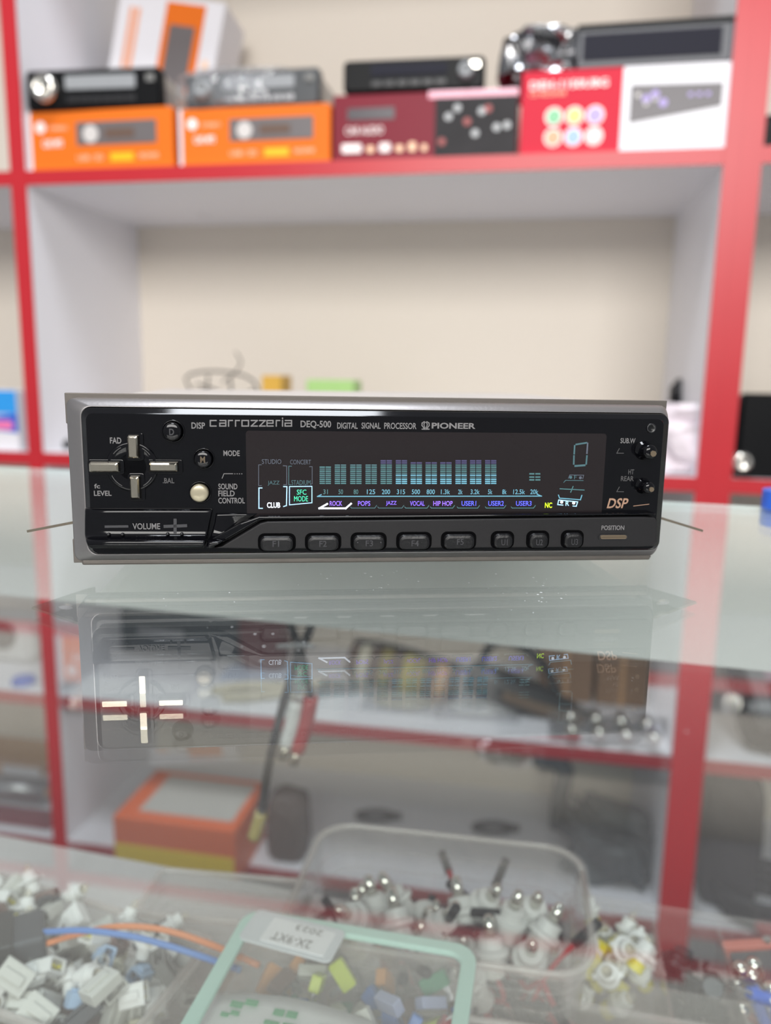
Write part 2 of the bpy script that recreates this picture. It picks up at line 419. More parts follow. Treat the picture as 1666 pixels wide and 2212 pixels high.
for s, cx in zip('31 50 80 125 200 315 500 800 1.3k 2k 3.2k 5k 8k 12.5k 20k'.split(), (703.4, 736.2, 769, 801.7, 833.9, 866.3, 898.5, 930.6, 962.5, 994.6, 1026.4, 1059, 1089.8, 1121.6, 1154.4)):
    wd = {1: 5, 2: 11, 3: 18, 4: 20, 5: 26}[len(s)]; wd = 10 if s in ('31', '50', '80', '2k', '5k', '8k') else (18 if len(s) == 3 else wd)
    TD(s, cx - wd / 2, 1057, cx + wd / 2, 1067.5, 'vfd_cyan' if cx > 780 else 'vfd_teal')
def stroke(pts, th, mat, w=WD, parent=None, name='display_line', label=None):
    bm = bmx(); ribbon(bm, [F(a, b, w) for a, b in pts], th, -w, .0001)
    o = obj(name, bm, mat, parent or scr)
    if label: o['label'] = label
    return o
stroke([(694, 1068.5), (686, 1072.4), (1170, 1071.6), (1161, 1068)], .0003, 'vfd_cyan')
for s, cx, wd, m, uw in (('ROCK', 726, 27, 'vfd_violet', 0), ('POPS', 786.7, 27, 'vfd_purple', 54), ('JAZZ', 845.4, 23, 'vfd_purple', 54), ('VOCAL', 901.6, 32, 'vfd_purple', 50), ('HIP HOP', 957, 42, 'vfd_violet', 50),
                      ('USER1', 1013, 32, 'vfd_blue', 46), ('USER2', 1071.7, 34, 'vfd_blue', 42), ('USER3', 1131.6, 34, 'vfd_blue', 50)):
    TD(s, cx - wd / 2, 1082, cx + wd / 2, 1092.6, m, .012)
    if uw: stroke([(cx - uw / 2 - 2, 1095), (cx - uw / 2, 1097.4), (cx + uw / 2 - 4, 1097.4), (cx + uw / 2, 1092)], .00022, 'vfd_teal_dim' if cx < 850 else 'vfd_teal')
stroke([(707, 1088.5), (690, 1098), (747, 1098), (758.5, 1088)], .00052, 'vfd_white')
TD('NC', 1177, 1085.5, 1193, 1097, 'vfd_lime', .02)
TD('STUDIO', 566, 992, 608, 1002, 'vfd_dim', 0); TD('CONCERT', 627, 993, 672, 1003, 'vfd_dim', 0); TD('JAZZ', 578.6, 1038.5, 604, 1049, 'vfd_teal_dim', 0)
TD('STADIUM', 629.7, 1037, 671, 1047.6, 'vfd_teal_dim', 0); TD('CLUB', 577, 1085, 605.4, 1097, 'vfd_white', .02)
TD('SFC', 641.5, 1057.5, 662, 1068.5, 'vfd_green', 0); TD('MODE', 635.5, 1071.5, 665.5, 1083, 'vfd_green', 0)
stroke([(625.5, 1090.5), (625.5, 1051), (674, 1050.5), (674, 1086), (625.5, 1090.5)], .00024, 'vfd_sky')
stroke([(566, 1054), (559.5, 1054), (559.5, 1098), (567, 1098)], .00028, 'vfd_sky'); stroke([(613, 1051), (620, 1051), (619, 1092), (613, 1094)], .00028, 'vfd_sky')
stroke([(565, 1004), (559, 1004), (559, 1049), (565, 1049)], .00018, 'vfd_dim'); stroke([(612, 1006), (619.5, 1006.5), (619.5, 1047), (613, 1047)], .0002, 'vfd_dim')
stroke([(630, 1007), (624, 1007), (624, 1047), (628, 1047)], .0002, 'vfd_teal_dim'); stroke([(669, 1008), (674.5, 1008), (674.5, 1045), (672, 1046)], .00018, 'vfd_dim')
stroke([(1245, 960), (1267, 956.5)], .0005, 'vfd_teal_dim'); stroke([(1241.5, 963), (1240.5, 980)], .0005, 'vfd_teal_dim'); stroke([(1269.5, 958), (1268, 979)], .0005, 'vfd_dim')
stroke([(1240, 985), (1239.5, 1002)], .0005, 'vfd_teal_dim'); stroke([(1268, 985), (1266.5, 1002)], .0005, 'vfd_teal_dim'); stroke([(1243, 1006.5), (1263, 1005)], .0006, 'vfd_teal_dim')
stroke([(1228, 1033), (1231, 1026), (1261, 1026.5), (1259, 1034)], .0002, 'vfd_dim'); TD('F', 1240, 1026.5, 1246, 1035, 'vfd_teal_dim', 0)
stroke([(1218, 1042), (1222, 1037.5), (1260, 1038)], .0002, 'vfd_teal_dim'); stroke([(1210, 1055.8), (1262, 1058.5)], .00028, 'vfd_teal'); stroke([(1238, 1051), (1233, 1063)], .0003, 'vfd_teal')
stroke([(1206.5, 1069.5), (1209, 1076), (1254, 1079.5), (1257, 1070)], .0003, 'vfd_cyan'); stroke([(1205, 1090), (1207, 1080), (1248, 1084), (1245, 1093.5), (1238, 1093)], .00028, 'vfd_sky')
stroke([(1205, 1090), (1216, 1091)], .00028, 'vfd_sky'); TD('R', 1221.5, 1082, 1230, 1092.5, 'vfd_sky', .02)
for cx, cy, m in ((1213.5, 1084.5, 'vfd_white'), (1239.5, 1086.5, 'vfd_white'), (1233, 1031, 'vfd_teal_dim'), (1254, 1032, 'vfd_dim')):
    bm = bmx(); p = F(cx, cy, WD); disc(bm, p[0], p[1], .00048, -WD, -WD - .0001, 12); obj('display_dot', bm, m, scr)
# glossy ledge under the window
LZ = F(900, 1114, W_F)[1]; W_S = .0142
def stripx(px, py): return F(px, py, W_S)
# lower dark strip
sp = [stripx(*p) for p in ((462, 1184), (480, 1180), (562, 1131), (578, 1127), (1395, 1117), (1415, 1118), (1420, 1126), (1420, 1170), (1412, 1180), (1380, 1181.5), (560, 1186))]
bm = bmx(); prism(bm, sp, -.0045, -W_S); strip = obj('control_strip', bm, 'strip_grey', unit, bevel=.0012, seg=3)
lg = [F(*p, W_F + .003) for p in ((446, 1184), (462, 1184), (470, 1176), (556, 1126), (572, 1122.5), (1400, 1112.5), (1416, 1113), (1416, 1108), (560, 1115.5), (520, 1130), (448, 1168))]
bm = bmx(); prism(bm, lg, -.0045, -W_F - .0032); obj('glossy_ledge', bm, 'black_gloss', unit, bevel=.0007, seg=3)
# gloss piece between the rocker and strip, flaring forward at its foot
def flare(name, rows, mat, parent):
    dense = []
    for (a, b) in zip(rows, rows[1:]):
        for k in range(4):
            t = k / 4; dense.append(tuple(p + (q - p) * t for p, q in zip(a, b)))
    dense.append(rows[-1])
    ws = [r[3] for r in dense]; ws = [sum(ws[max(0, i - 2):i + 3]) / len(ws[max(0, i - 2):i + 3]) for i in range(len(ws))]
    bm = bmx(); L = []
    for (py, xl, xr, _), w in zip(dense, ws):
        a = F(xl, py, w); b = F(xr, py, w); d = .0006
        L.append([(a[0], -.0045, a[1]), (a[0], -w + d, a[1]), (a[0] + d * .3, -w + d * .3, a[1]), (a[0] + d, -w, a[1]), (b[0] - d, -w, b[1]), (b[0] - d * .3, -w + d * .3, b[1]), (b[0], -w + d, b[1]), (b[0], -.0045, b[1])])
    loft(bm, L, True, True)
    return obj(name, bm, mat, parent, smooth=True)
flare('gloss_corner', [(1110, 466, 556, W_F + .0008), (1130, 463, 528, W_F + .001), (1150, 457, 503, W_F + .0014), (1160, 454, 492, W_F + .0022), (1168, 451, 484, W_F + .0045), (1174, 449, 476, W_F + .0055), (1184, 446, 458, W_F + .005)], 'black_gloss', unit)
rock = flare('volume_rocker', [(1099, 183, 455, W_F + .0006), (1102, 182.5, 459, W_F + .0016), (1125, 182, 454, W_F + .0018), (1145, 182, 450, W_F + .002), (1155, 182, 447.5, W_F + .0024), (1161, 183, 446, W_F + .0034), (1166, 184, 445, W_F + .0048), (1171, 185, 443.5, W_F + .0056), (1180, 188, 441.5, W_F + .0056), (1184, 193, 440, W_F + .0046)], 'black_gloss', unit)
WR = W_F + .0022
T('VOLUME', 287, 1130, 346, 1143.5, 'print_grey', WR, rock, bold=.015)
stroke([(229, 1137.5), (275, 1137)], .0007, 'print_faint', WR, rock, 'minus_mark')
bm = bmx(); ribbon(bm, [F(357, 1137, WR), F(401, 1135.5, WR)], .0009, -WR); ribbon(bm, [F(378.5, 1123.5, WR), F(378.5, 1150, WR)], .0009, -WR); obj('plus_mark', bm, 'print_faint', rock)
for px, py in ((235, 1154), (265, 1154), (362.5, 1153), (393, 1153)):
    bm = bmx(); p = F(px, py, WR + .0005); lathe(bm, [(.0005, 0), (.0005, -.0006), (.0002, -.0009)], 12, 'y', (p[0], -WR - .0004, p[1])); obj('touch_dot', bm, 'black_plastic', rock, smooth=True)
# direction pad
pc = F(286, 1008, W_F)
bm = bmx(); lathe(bm, [(.0074, .0002), (.0074, -.0002), (.0068, -.0005), (.0056, -.0002), (.004, .0)], 40, 'y', (pc[0], -W_F, pc[1])); pad = obj('pad_ring', bm, 'black_gloss', unit, smooth=True)
for a0, a1 in ((35, 62), (118, 145), (205, 245), (300, 330)):
    bm = bmx(); rad = .0063
    ribbon(bm, [(pc[0] + rad * math.cos(R(a)), pc[1] + rad * math.sin(R(a))) for a in range(a0, a1 + 1, 6)], .0002, -W_F - .0006); obj('arc_mark', bm, 'print_dim', pad)
def keycap(x0, y0, x1, y1, name='direction_key'):
    w = W_F + .0026; a = F(x0, y1, w); b = F(x1, y0, w)
    bm = bmx()
    loft(bm, [xz(rr(a[0] - .0003, b[0] + .0003, a[1] - .0003, b[1] + .0003, .0004, 3), -W_F), xz(rr(a[0], b[0], a[1], b[1], .0004, 3), -w + .0005), xz(rr(a[0] + .0004, b[0] - .0004, a[1] + .0004, b[1] - .0004, .0003, 3), -w)], False, True)
    k = obj(name, bm, 'nickel', unit)
    k['label'] = 'shiny worn chrome direction key'
    bm = bmx(); e = .0009; prism(bm, rr(a[0] - e, b[0] + e * 1.5, a[1] - e, b[1] + e, .0009, 4), -W_F, -W_F - .0004); obj('key_socket', bm, 'black_gloss', k, bevel=.0002)
keycap(276, 943, 296, 990); keycap(281, 1031, 299, 1078); keycap(192, 1001, 254, 1020); keycap(322, 1001, 382, 1019)
def rbutton(cx, cy, rpx, mat, letter=None, name='round_button', h=.0028):
    p = F(cx, cy, W_F + h); r = rpx * .0001405
    bm = bmx(); lathe(bm, [(r * 1.25, 0), (r * 1.25, -.0004), (r * 1.12, -.0006), (r * 1.08, 0)], 28, 'y', (p[0], -W_F, p[1])); 
    ringo = bm
    k = None
    bm2 = bmx(); lathe(bm2, [(r, 0), (r, -h * .75), (r * .93, -h * .93), (r * .8, -h), (r * .3, -h * 1.03), (0.00001, -h * 1.04)], 28, 'y', (p[0], -W_F, p[1])); k = obj(name, bm2, mat, unit, smooth=True)
    obj('button_collar', ringo, 'black_gloss', k, smooth=True)
    if letter: T(letter, cx - 5, cy - 7, cx + 5, cy + 7, 'print_faint' if letter == 'D' else 'amber_lens', W_F + h * 1.06, k, 'button_letter', .02)
    return k
rbutton(371, 933, 19, 'black_gloss', 'D'); rbutton(438, 993, 18, 'black_gloss', 'M'); rbutton(430, 1066, 19, 'cream_button')['label'] = 'round cream coloured button'
for s, a, b, c, d, m in (('FAD', 238, 945, 262, 958, 'print_grey'), ('fc', 204, 1045, 216, 1055, 'print_grey'), ('LEVEL', 203.5, 1060, 241, 1071, 'print_grey'), ('.BAL', 352, 1032.5, 376.5, 1044, 'print_dim'),
                         ('DISP', 414, 912.5, 443, 926, 'print_grey'), ('MODE', 483, 973, 518, 985, 'print_grey'), ('SOUND', 472, 1044.5, 513, 1057, 'print_grey'), ('FIELD', 472, 1059.5, 507, 1072, 'print_grey'), ('CONTROL', 472, 1075, 529, 1087.5, 'print_grey'),
                         ('DEQ-500', 649.5, 909, 715.5, 925.5, 'print_grey'), ('DIGITAL', 728.5, 913, 773, 926, 'print_grey'), ('SIGNAL', 781, 913, 822.5, 926, 'print_grey'), ('PROCESSOR', 830, 913.5, 900, 926.5, 'print_grey'),
                         ('SUB.W', 1340, 946.5, 1373, 957.5, 'print_grey'), ('HT', 1357, 1014, 1370, 1024.5, 'print_dim'), ('REAR', 1341, 1028.5, 1369.5, 1039, 'print_dim')):
    T(s, a, b, c, d, m, bold=.018)
T('DSP', 1310.5, 1076, 1358, 1098, 'gold_print', bold=.02, shear=.25, label='slanted gold lettering')
stroke([(480, 1033), (484, 1023.3), (503, 1023.3)], .0002, 'print_grey', W_F, face, 'printed_line')
for x in (507, 512, 517, 522): stroke([(x, 1023.5), (x + 1, 1023.5)], .0002, 'print_grey', W_F, face, 'printed_line')
for y0 in (969, 1052): stroke([(1338, y0), (1332.5, y0 + 10), (1347, y0 + 10)], .0002, 'print_dim', W_F, face, 'printed_line')
stroke([(1369, 1093), (1402, 1089)], .0002, 'gold_print', W_F, face, 'printed_line')
# wordmark in square strokes
LET = {'c': [[(1, 1), (0, 1), (0, 0), (1, 0)]], 'a': [[(.05, 1), (1, 1), (1, 0), (0, 0), (0, .52), (1, .52)]], 'r': [[(0, 0), (0, 1), (.9, 1)]], 'o': [[(0, 0), (0, 1), (1, 1), (1, 0), (0, 0)]],
       'z': [[(0, 1), (1, 1), (0, 0), (1, 0)]], 'e': [[(1, 0), (0, 0), (0, 1), (1, 1), (1, .52), (0, .52)]], 'i': [[(.0, 0), (.0, 1)], [(.0, 1.36), (.0, 1.42)]]}
wx = [('c', 454.5, 467), ('a', 475, 488), ('r', 494, 503), ('r', 509, 518), ('o', 523, 537), ('z', 543, 556), ('z', 561, 573), ('e', 577, 590), ('r', 597, 605), ('i', 610.5, 611), ('a', 616, 630)]
bm = bmx()
for ch_, xa, xb in wx:
    for st in LET[ch_]: ribbon(bm, [F(xa + (xb - xa) * u, 920.3 - 12 * v, W_F) for u, v in st], .00036, -W_F)
obj('wordmark', bm, 'print_grey', face)
T('PIONEER', 932.5, 913.8, 1027.5, 925.8, 'print_grey', bold=.03)
bm = bmx()
for sg in (-1, 1):
    ribbon(bm, [F(919.5 + sg * x, y, W_F) for x, y in ((3, 911), (7.5, 914), (7.8, 919), (4, 924), (3.4, 927), (7.5, 927))], .0003, -W_F)
    ribbon(bm, [F(919.5 + sg * x, y, W_F) for x, y in ((1.2, 912), (3.6, 916), (3, 920), (1.4, 924), (1.2, 927.5))], .00026, -W_F)
obj('printed_emblem', bm, 'print_grey', face)
# right side: screw recess, two knobs
p = F(1407, 925, W_F); bm = bmx(); lathe(bm, [(.0015, 0), (.0015, -.0003), (.0012, -.0004), (.0009, 0)], 24, 'y', (p[0], -W_F, p[1])); obj('reset_hole', bm, 'black_plastic', unit, smooth=True)
def knob(cx, cy, r):
    p = F(cx, cy, W_F + .003); bm = bmx(); lathe(bm, [(r * 1.3, 0), (r * 1.3, -.0004), (r, -.0006), (r, -.0042), (r * .86, -.0052), (r * .3, -.0054), (0.00001, -.0054)], 28, 'y', (p[0], -W_F, p[1])); k = obj('knob', bm, 'black_gloss', unit, smooth=True)
    bm = bmx(); disc(bm, p[0] + r * .25, p[1] - r * .2, r * .42, -W_F - .0054, -W_F - .0058, 7); o = obj('knob_pointer', bm, 'amber_lens', k); o['label'] = 'cream pointer mark'
knob(1400, 975, .0023); knob(1397, 1052, .0019)
# strip details
T('POSITION', 1299, 1134.8, 1349, 1145, 'print_grey', W_S, strip, bold=.02)
a = F(1294, 1167, W_S + .0006); b = F(1357, 1154.5, W_S + .0006)
bm = bmx(); prism(bm, rr(a[0], b[0], a[1], b[1], .00088, 5), -W_S, -W_S - .0003)
pill = obj('position_button', bm, 'black_plastic', unit); bm = bmx(); prism(bm, rr(a[0] + .0004, b[0] - .0004, a[1] + .0004, b[1] - .0002, .0006, 5), -W_S, -W_S - .0008); obj('lens', bm, 'amber_lens', pill, bevel=.0003)['label'] = 'dull amber lens of the button'
def fkey(s, x0, y0, x1, y1, lx0, lx1, ly0, ly1, dots=False):
    w = W_S + .0016; a = F(x0, y1 + 5, w); b = F(x1, y0, w); r = .0016
    bm = bmx(); loft(bm, [xz(rr(a[0], b[0], a[1], b[1], r, 5), -W_S + .004), xz(rr(a[0], b[0], a[1], b[1], r, 5), -w + .0009), xz(rr(a[0] + .0002, b[0] - .0002, a[1] + .0001, b[1] - .0004, r, 5), -w + .0002), xz(rr(a[0] + .0008, b[0] - .0008, a[1] + .0004, b[1] - .0011, r * .8, 5), -w)], False, True)
    k = obj('function_button', bm, 'button_grey', unit, smooth=False)
    g = .0007; bm = bmx(); prism(bm, rr(a[0] - g, b[0] + g, a[1] - .0004, b[1] + g, r + .0003, 5), -W_S, -W_S - .0001); obj('button_gap', bm, 'gap_black', k)
    T(s, lx0, ly0, lx1, ly1, 'print_faint', w, k, 'button_letter', .01)
    if dots:
        for dx in (773, 823 + 0): 
            q = F(dx, 1172, w); bm = bmx(); lathe(bm, [(.0003, 0), (.0003, -.0004), (.0001, -.0005)], 10, 'y', (q[0], -w, q[1])); obj('touch_dot', bm, 'black_plastic', k)
fkey('F1', 562, 1159, 634, 1186, 589, 603, 1168, 1181); fkey('F2', 664, 1158, 733, 1185, 690, 706, 1168, 1181); fkey('F3', 763, 1157, 832, 1184, 790, 806, 1167, 1180, True)
fkey('F4', 862, 1156, 930, 1183, 889, 905, 1167, 1180); fkey('F5', 959, 1155, 1027, 1182, 987, 1002, 1164, 1177)
fkey('U1', 1067, 1154, 1109.5, 1180, 1083, 1097, 1165, 1178); fkey('U2', 1144, 1153, 1186, 1180, 1158, 1173, 1165, 1178); fkey('U3', 1219, 1152, 1261, 1179, 1234, 1249, 1164, 1177)
# dark side knob on the right of the chassis
bm = bmx(); lathe(bm, [(.004, 0), (.004, .0035), (.003, .004)], 20, 'x', (.0885, .03, .043)); obj('side_boss', bm, 'dark_rubber', unit, smooth=True)
#@@PART2@@
# ------------------------------------------------------------------ things on the shelves
M('orange_card', (226, 112, 30), .5, spec=.2, var=.03, scale=6); M('white_card', (226, 224, 228), .4, var=.02); M('maroon_card', (120, 20, 40), .45, spec=.25, var=.08, scale=10)
M('red_card', (204, 34, 58), .5, spec=.2, var=.03, scale=6); M('brown_card', (152, 118, 90), .7, var=.06, scale=12); M('grey_print', (104, 98, 98), .4); M('dark_print', (44, 34, 44), .3)
M('peach_print', (250, 206, 170), .5); M('yellow_print', (252, 186, 10), .5); M('pale_print', (250, 236, 232), .5)
M('green_dot', (120, 190, 140), .4); M('gold_dot', (222, 196, 110), .4); M('violet_dot', (170, 150, 214), .4); M('peach_dot', (236, 160, 120), .4); M('blue_dot', (150, 180, 226), .4); M('grey_dot', (206, 200, 196), .4)
M('navy_screen', (28, 28, 40), .6, var=.03, spec=.2); M('device_black', (12, 13, 15), .4, spec=.15); M('device_grey', (74, 76, 78), .3); M('display_grey', (150, 152, 154), .25)
M('photo_dark', (40, 38, 40), .5, spec=.2, var=.4, scale=30); M('photo_red', (150, 50, 50), .4); M('orange_shade', (244, 112, 52), .45, var=.05, scale=8); M('yellow_card', (252, 216, 16), .4, var=.04)
M('label_white', (204, 200, 192), .6, var=.06, scale=30); M('tan_card', (206, 160, 116), .6); M('brown_leather', (92, 78, 72), .55, var=.15, scale=30, bump=.4)
M('blue_plastic', (34, 92, 200), .35); M('sky_print', (40, 150, 226), .5); M('pink_print', (236, 120, 170), .5); M('cream_grip', (206, 198, 176), .45)
M('slate_plastic', (88, 94, 98), .5, var=.15, scale=40, bump=.3); M('tool_black', (28, 32, 34), .35); M('olive_stripe', (150, 134, 70), .6); M('brown_stripe', (98, 76, 64), .6)
wrap = clear('cling_wrap', (.95, .95, .96), .10, f0=.10, rough=.06, bump=.9)
wrap2 = clear('crumpled_film', (.86, .85, .85), .12, f0=.22, rough=.08, bump=1.)

def carton(name, label, cat, s0, s1, z0, z1, t, depth, mat, rot=0., group=None, z_fix=None):
    zb = z0 if z_fix is None else z_fix
    w, h = s1 - s0, z1 - zb
    r = thing(name, label, cat, SP((s0 + s1) / 2, t, zb), S_YAW + rot, group)
    bm = bmx(); box(bm, -w / 2, w / 2, 0, depth, 0, h); b = obj('box_body', bm, mat, r, bevel=.0012, seg=1)
    bm = bmx(); box(bm, -w / 2 + .002, w / 2 - .002, .002, depth - .002, h, h + .0006); obj('top_flap', bm, mat, r)
    r['_w'] = w; r['_h'] = h
    return r
def panel(r, name, mat, x0, x1, y0, y1, lift=.0005, rad=0.):
    w, h = r['_w'], r['_h']
    bm = bmx(); pts = rr(-w / 2 + w * x0, -w / 2 + w * x1, h * y0, h * y1, rad or .0002, 4); prism(bm, pts, 0, -lift); return obj(name, bm, mat, r)
def ctext(r, s, mat, x0, x1, y0, y1, lift=.0007, bold=.01):
    w, h = r['_w'], r['_h']
    return text(s, r, 'box_lettering', mat, -w / 2 + w * x0, -w / 2 + w * x1, h * y0, h * y1, -lift, bold)
def fromsh(x0, y0, x1, y1, t):         # left-top px, right-bottom px at shelf depth t
    a = SH(x0, y1, t); b = SH(x1, y1, t); c = SH((x0 + x1) / 2, y0, t); return a[0], b[0], (a[1] + b[1]) / 2, c[1]
# two orange radio boxes
for i, (x0, x1, y0) in enumerate(((66, 376, 236), (390, 714, 230))):
    s0, s1, z0, z1 = fromsh(x0, y0, x1, 365, .008)
    r = carton('radio_box', ('orange car radio box at the left end of the top shelf, beside the upright', 'orange car radio box between the other orange box and the maroon box')[i], 'box', s0, s1, z0, z1, .008, .17, 'orange_card', group='orange boxes on the top shelf', z_fix=Z1)
    panel(r, 'side_strip', 'white_card', -.002, .02, .0, 1.0)
    pf = panel(r, 'printed_photo', 'grey_print', .34, .89, .42, .80, .0006)
    w, h = r['_w'], r['_h']
    bm = bmx(); disc(bm, -w / 2 + w * .44, h * .60, h * .15, -.0006, -.0011); obj('printed_knob', bm, 'grey_dot', pf)
    bm = bmx(); prism(bm, rr(-w / 2 + w * .54, -w / 2 + w * .74, h * .52, h * .68, .001, 3), -.0006, -.001); obj('printed_display', bm, 'brown_stripe', pf)
    bm = bmx(); disc(bm, -w / 2 + w * .09, h * .74, h * .10, -.0002, -.0008); obj('printed_badge', bm, 'pale_print', r)
    ctext(r, 'STEREO', 'peach_print', .15, .28, .68, .75); ctext(r, 'CAR MP3', 'pale_print', .10, .24, .40, .53, bold=.03)
    ctext(r, 'USB / SD', 'peach_print', .34, .52, .16, .25); panel(r, 'printed_flash', 'yellow_print', .57, .73, .14, .27); ctext(r, 'RECEIVER', 'peach_print', .77, .90, .17, .25)
# maroon box
s0, s1, z0, z1 = fromsh(722, 198, 1116, 340, .012)
r = carton('radio_box', 'dark maroon radio box with a painted upper-edge sheen, on the top shelf', 'box', s0, s1, z0, z1 - .002, .008, .16, 'maroon_card', rot=R(1.2), z_fix=Z1)
pf = panel(r, 'printed_photo', 'photo_dark', .56, .995, .02, .93)
w, h = r['_w'], r['_h']
for k in range(9):
    x = -w / 2 + w * (.60 + .042 * k + .01 * math.sin(k * 5)); z = h * (.25 + .5 * abs(math.sin(k * 2.3)))
    bm = bmx(); disc(bm, x, z, h * .06, -.0005, -.0009, 10); obj('printed_detail', bm, 'photo_red' if k % 3 == 0 else 'display_grey', pf)
panel(r, 'printed_radio', 'dark_print', .08, .34, .62, .80); ctext(r, 'CAR AUDIO', 'pale_print', .07, .28, .40, .52)
for k, (a, b) in enumerate(((.05, .16), (.19, .23), (.26, .32), (.35, .39), (.42, .46), (.49, .52))): panel(r, 'printed_icon', 'pale_print' if k in (0, 2) else 'peach_print', a, b, .12, .26 if k % 2 == 0 else .22, rad=.002)
bm = bmx(); box(bm, w * .02, w / 2, -.0006, .016, h - .008, h + .001); obj('edge_sheen', bm, M('pink_sheen', (214, 140, 160), .2), r, bevel=.001)  # pale pink strip paints the film's reflection along the upper edge
# red and white box
s0, s1, z0, z1 = fromsh(1122, 146, 1570, 326, .008)
r = carton('radio_box', 'red and white radio box with six round icons, right end of top shelf', 'box', s0, s1, z0, z1, .006, .17, 'red_card', z_fix=Z1)
panel(r, 'white_panel', 'white_card', .49, 1.0, 0.0, 1.0)
w, h = r['_w'], r['_h']
bm = bmx(); a = -w / 2
prism(bm, [(a + w * .53, h * .34), (a + w * .955, h * .50), (a + w * .955, h * .76), (a + w * .53, h * .78)], -.0005, -.0012); pf = obj('printed_photo', bm, 'dark_print', r)
for k in range(6):
    bm = bmx(); disc(bm, a + w * (.565 + .02 * k + .02 * (k % 2)), h * (.66 - .05 * (k % 3)), h * (.05 if k % 2 else .03), -.0012, -.0014, 10); obj('printed_highlight', bm, 'violet_dot' if k % 2 else 'grey_dot', pf)
for k in range(3): panel(r, 'printed_bar', 'violet_dot', .80 + .04 * k, .82 + .04 * k, .62, .66, .0014)
for k, m_ in enumerate(('green_dot', 'gold_dot', 'violet_dot', 'peach_dot', 'blue_dot', 'grey_dot')):
    cx = a + w * (.165 + .10 * (k % 3)); cz = h * (.45 if k < 3 else .20)
    bm = bmx(); disc(bm, cx, cz, h * .115, 0, -.0005); o = obj('round_icon', bm, 'pale_print', r)
    bm = bmx(); disc(bm, cx, cz, h * .088, -.0005, -.0009); obj('icon_centre', bm, m_, o)
ctext(r, 'DEH-1150UBG', 'pale_print', .04, .42, .78, .88, bold=.03); ctext(r, 'CD RECEIVER', 'peach_print', .04, .22, .70, .75)
# leaning white and orange box
c = SH(345, 235, .12)
r = thing('radio_box', 'white and orange radio box standing tilted at the back of the top shelf', 'box', SP(c[0] - .052, .150, Z1), (R(-6), R(10), S_YAW))
w, h = .165, .285
bm = bmx(); box(bm, -w / 2, w / 2, 0, .08, 0, h); obj('box_body', bm, 'white_card', r, bevel=.0015, seg=1); r['_w'] = w; r['_h'] = h
panel(r, 'orange_band', 'orange_card', .46, .83, .0, .97); pf = panel(r, 'printed_photo', 'grey_print', .52, .76, .30, .86, .0009)
panel(r, 'printed_knob', 'grey_dot', .57, .70, .30, .40, .0012, .004); 
for k in range(2): panel(r, 'printed_text_block', 'peach_dot', .12 + .06 * k, .16 + .06 * k, .62, .92)
for k in range(3): panel(r, 'printed_icon', 'peach_print', .88, .93, .3 + .18 * k, .35 + .18 * k, rad=.003)
# car radios
def radio(label, x0, y0, x1, y1, t, zb, kind, rot=0., depth=.15, group=None, name='car_radio'):
    s0, s1, z0, z1 = fromsh(x0, y0, x1, y1, t); w = s1 - s0; h = z1 - zb
    r = thing(name, label, 'car radio', SP((s0 + s1) / 2, t, zb), S_YAW + rot, group)
    body = 'device_black'; a = -w / 2
    bm = bmx(); box(bm, a + .004, -a - .004, .014, depth, .003, h - .003); obj('chassis', bm, 'steel', r, bevel=.001)
    bm = bmx(); loft(bm, [xz(rr(a, -a, 0, h, .006, 4), .016), xz(rr(a, -a, 0, h, .006, 4), .004), xz(rr(a + .003, -a - .003, .003, h - .003, .005, 4), 0)], True, True); f = obj('front_panel', bm, body if kind != 2 else 'device_grey', r)
    kx = a + h * .62 if kind != 3 else -a - h * .6
    bm = bmx(); rk = h * (.36 if kind == 1 else (.12 if kind == 4 else .26)); lathe(bm, [(rk, 0), (rk, -.006), (rk * .85, -.012), (rk * .5, -.013), (rk * .45, -.009), (0.0001, -.009)], 24, 'y', (kx if kind != 4 else a + h * .04, 0, h * (.5 if kind != 4 else .2))); k = obj('volume_knob', bm, 'chrome' if kind in (1, 4) else 'display_grey', r, smooth=True)
    if kind == 1: k['label'] = 'large bright chrome volume knob'
    d0, d1 = (a + h * 1.15, -a - w * .18) if kind != 3 else (a + w * .2, -a - h * 1.2)
    bm = bmx(); prism(bm, rr(d0, d1, h * .48, h * .82, .002, 3), 0, -.0015); obj('display', bm, 'display_grey' if kind in (1, 2) else 'navy_screen', r)
    n = 6
    for q in range(n):
        u0 = d0 + (d1 - d0) * q / n; bm = bmx(); box(bm, u0 + .001, u0 + (d1 - d0) / n - .001, -.002, 0, h * .14, h * .32); obj('preset_button', bm, 'black_plastic' if kind != 2 else 'steel', r, bevel=.0006)
    bm = bmx(); box(bm, -a - w * .1, -a - w * .04, -.002, 0, h * .62, h * .8); obj('eject_button', bm, 'chrome', r)
    return r
s = SH(66, 236, .008); zt1 = SH(220, 236, .008)[1]
radio('black car radio with big chrome knob, on the left orange box', 62, 146, 345, 240, .006, zt1 + .0006, 1, R(3))
zt2 = SH(550, 230, .008)[1]
r2 = radio('grey car radio wrapped in clear film, on the right orange box', 400, 150, 690, 232, .014, zt2 + .0006, 2)
radio('black car radio in film, tilted on top of the maroon box', 742, 124, 1046, 205, .012, SH(900, 198, .012)[1] + .001, 3, R(2))
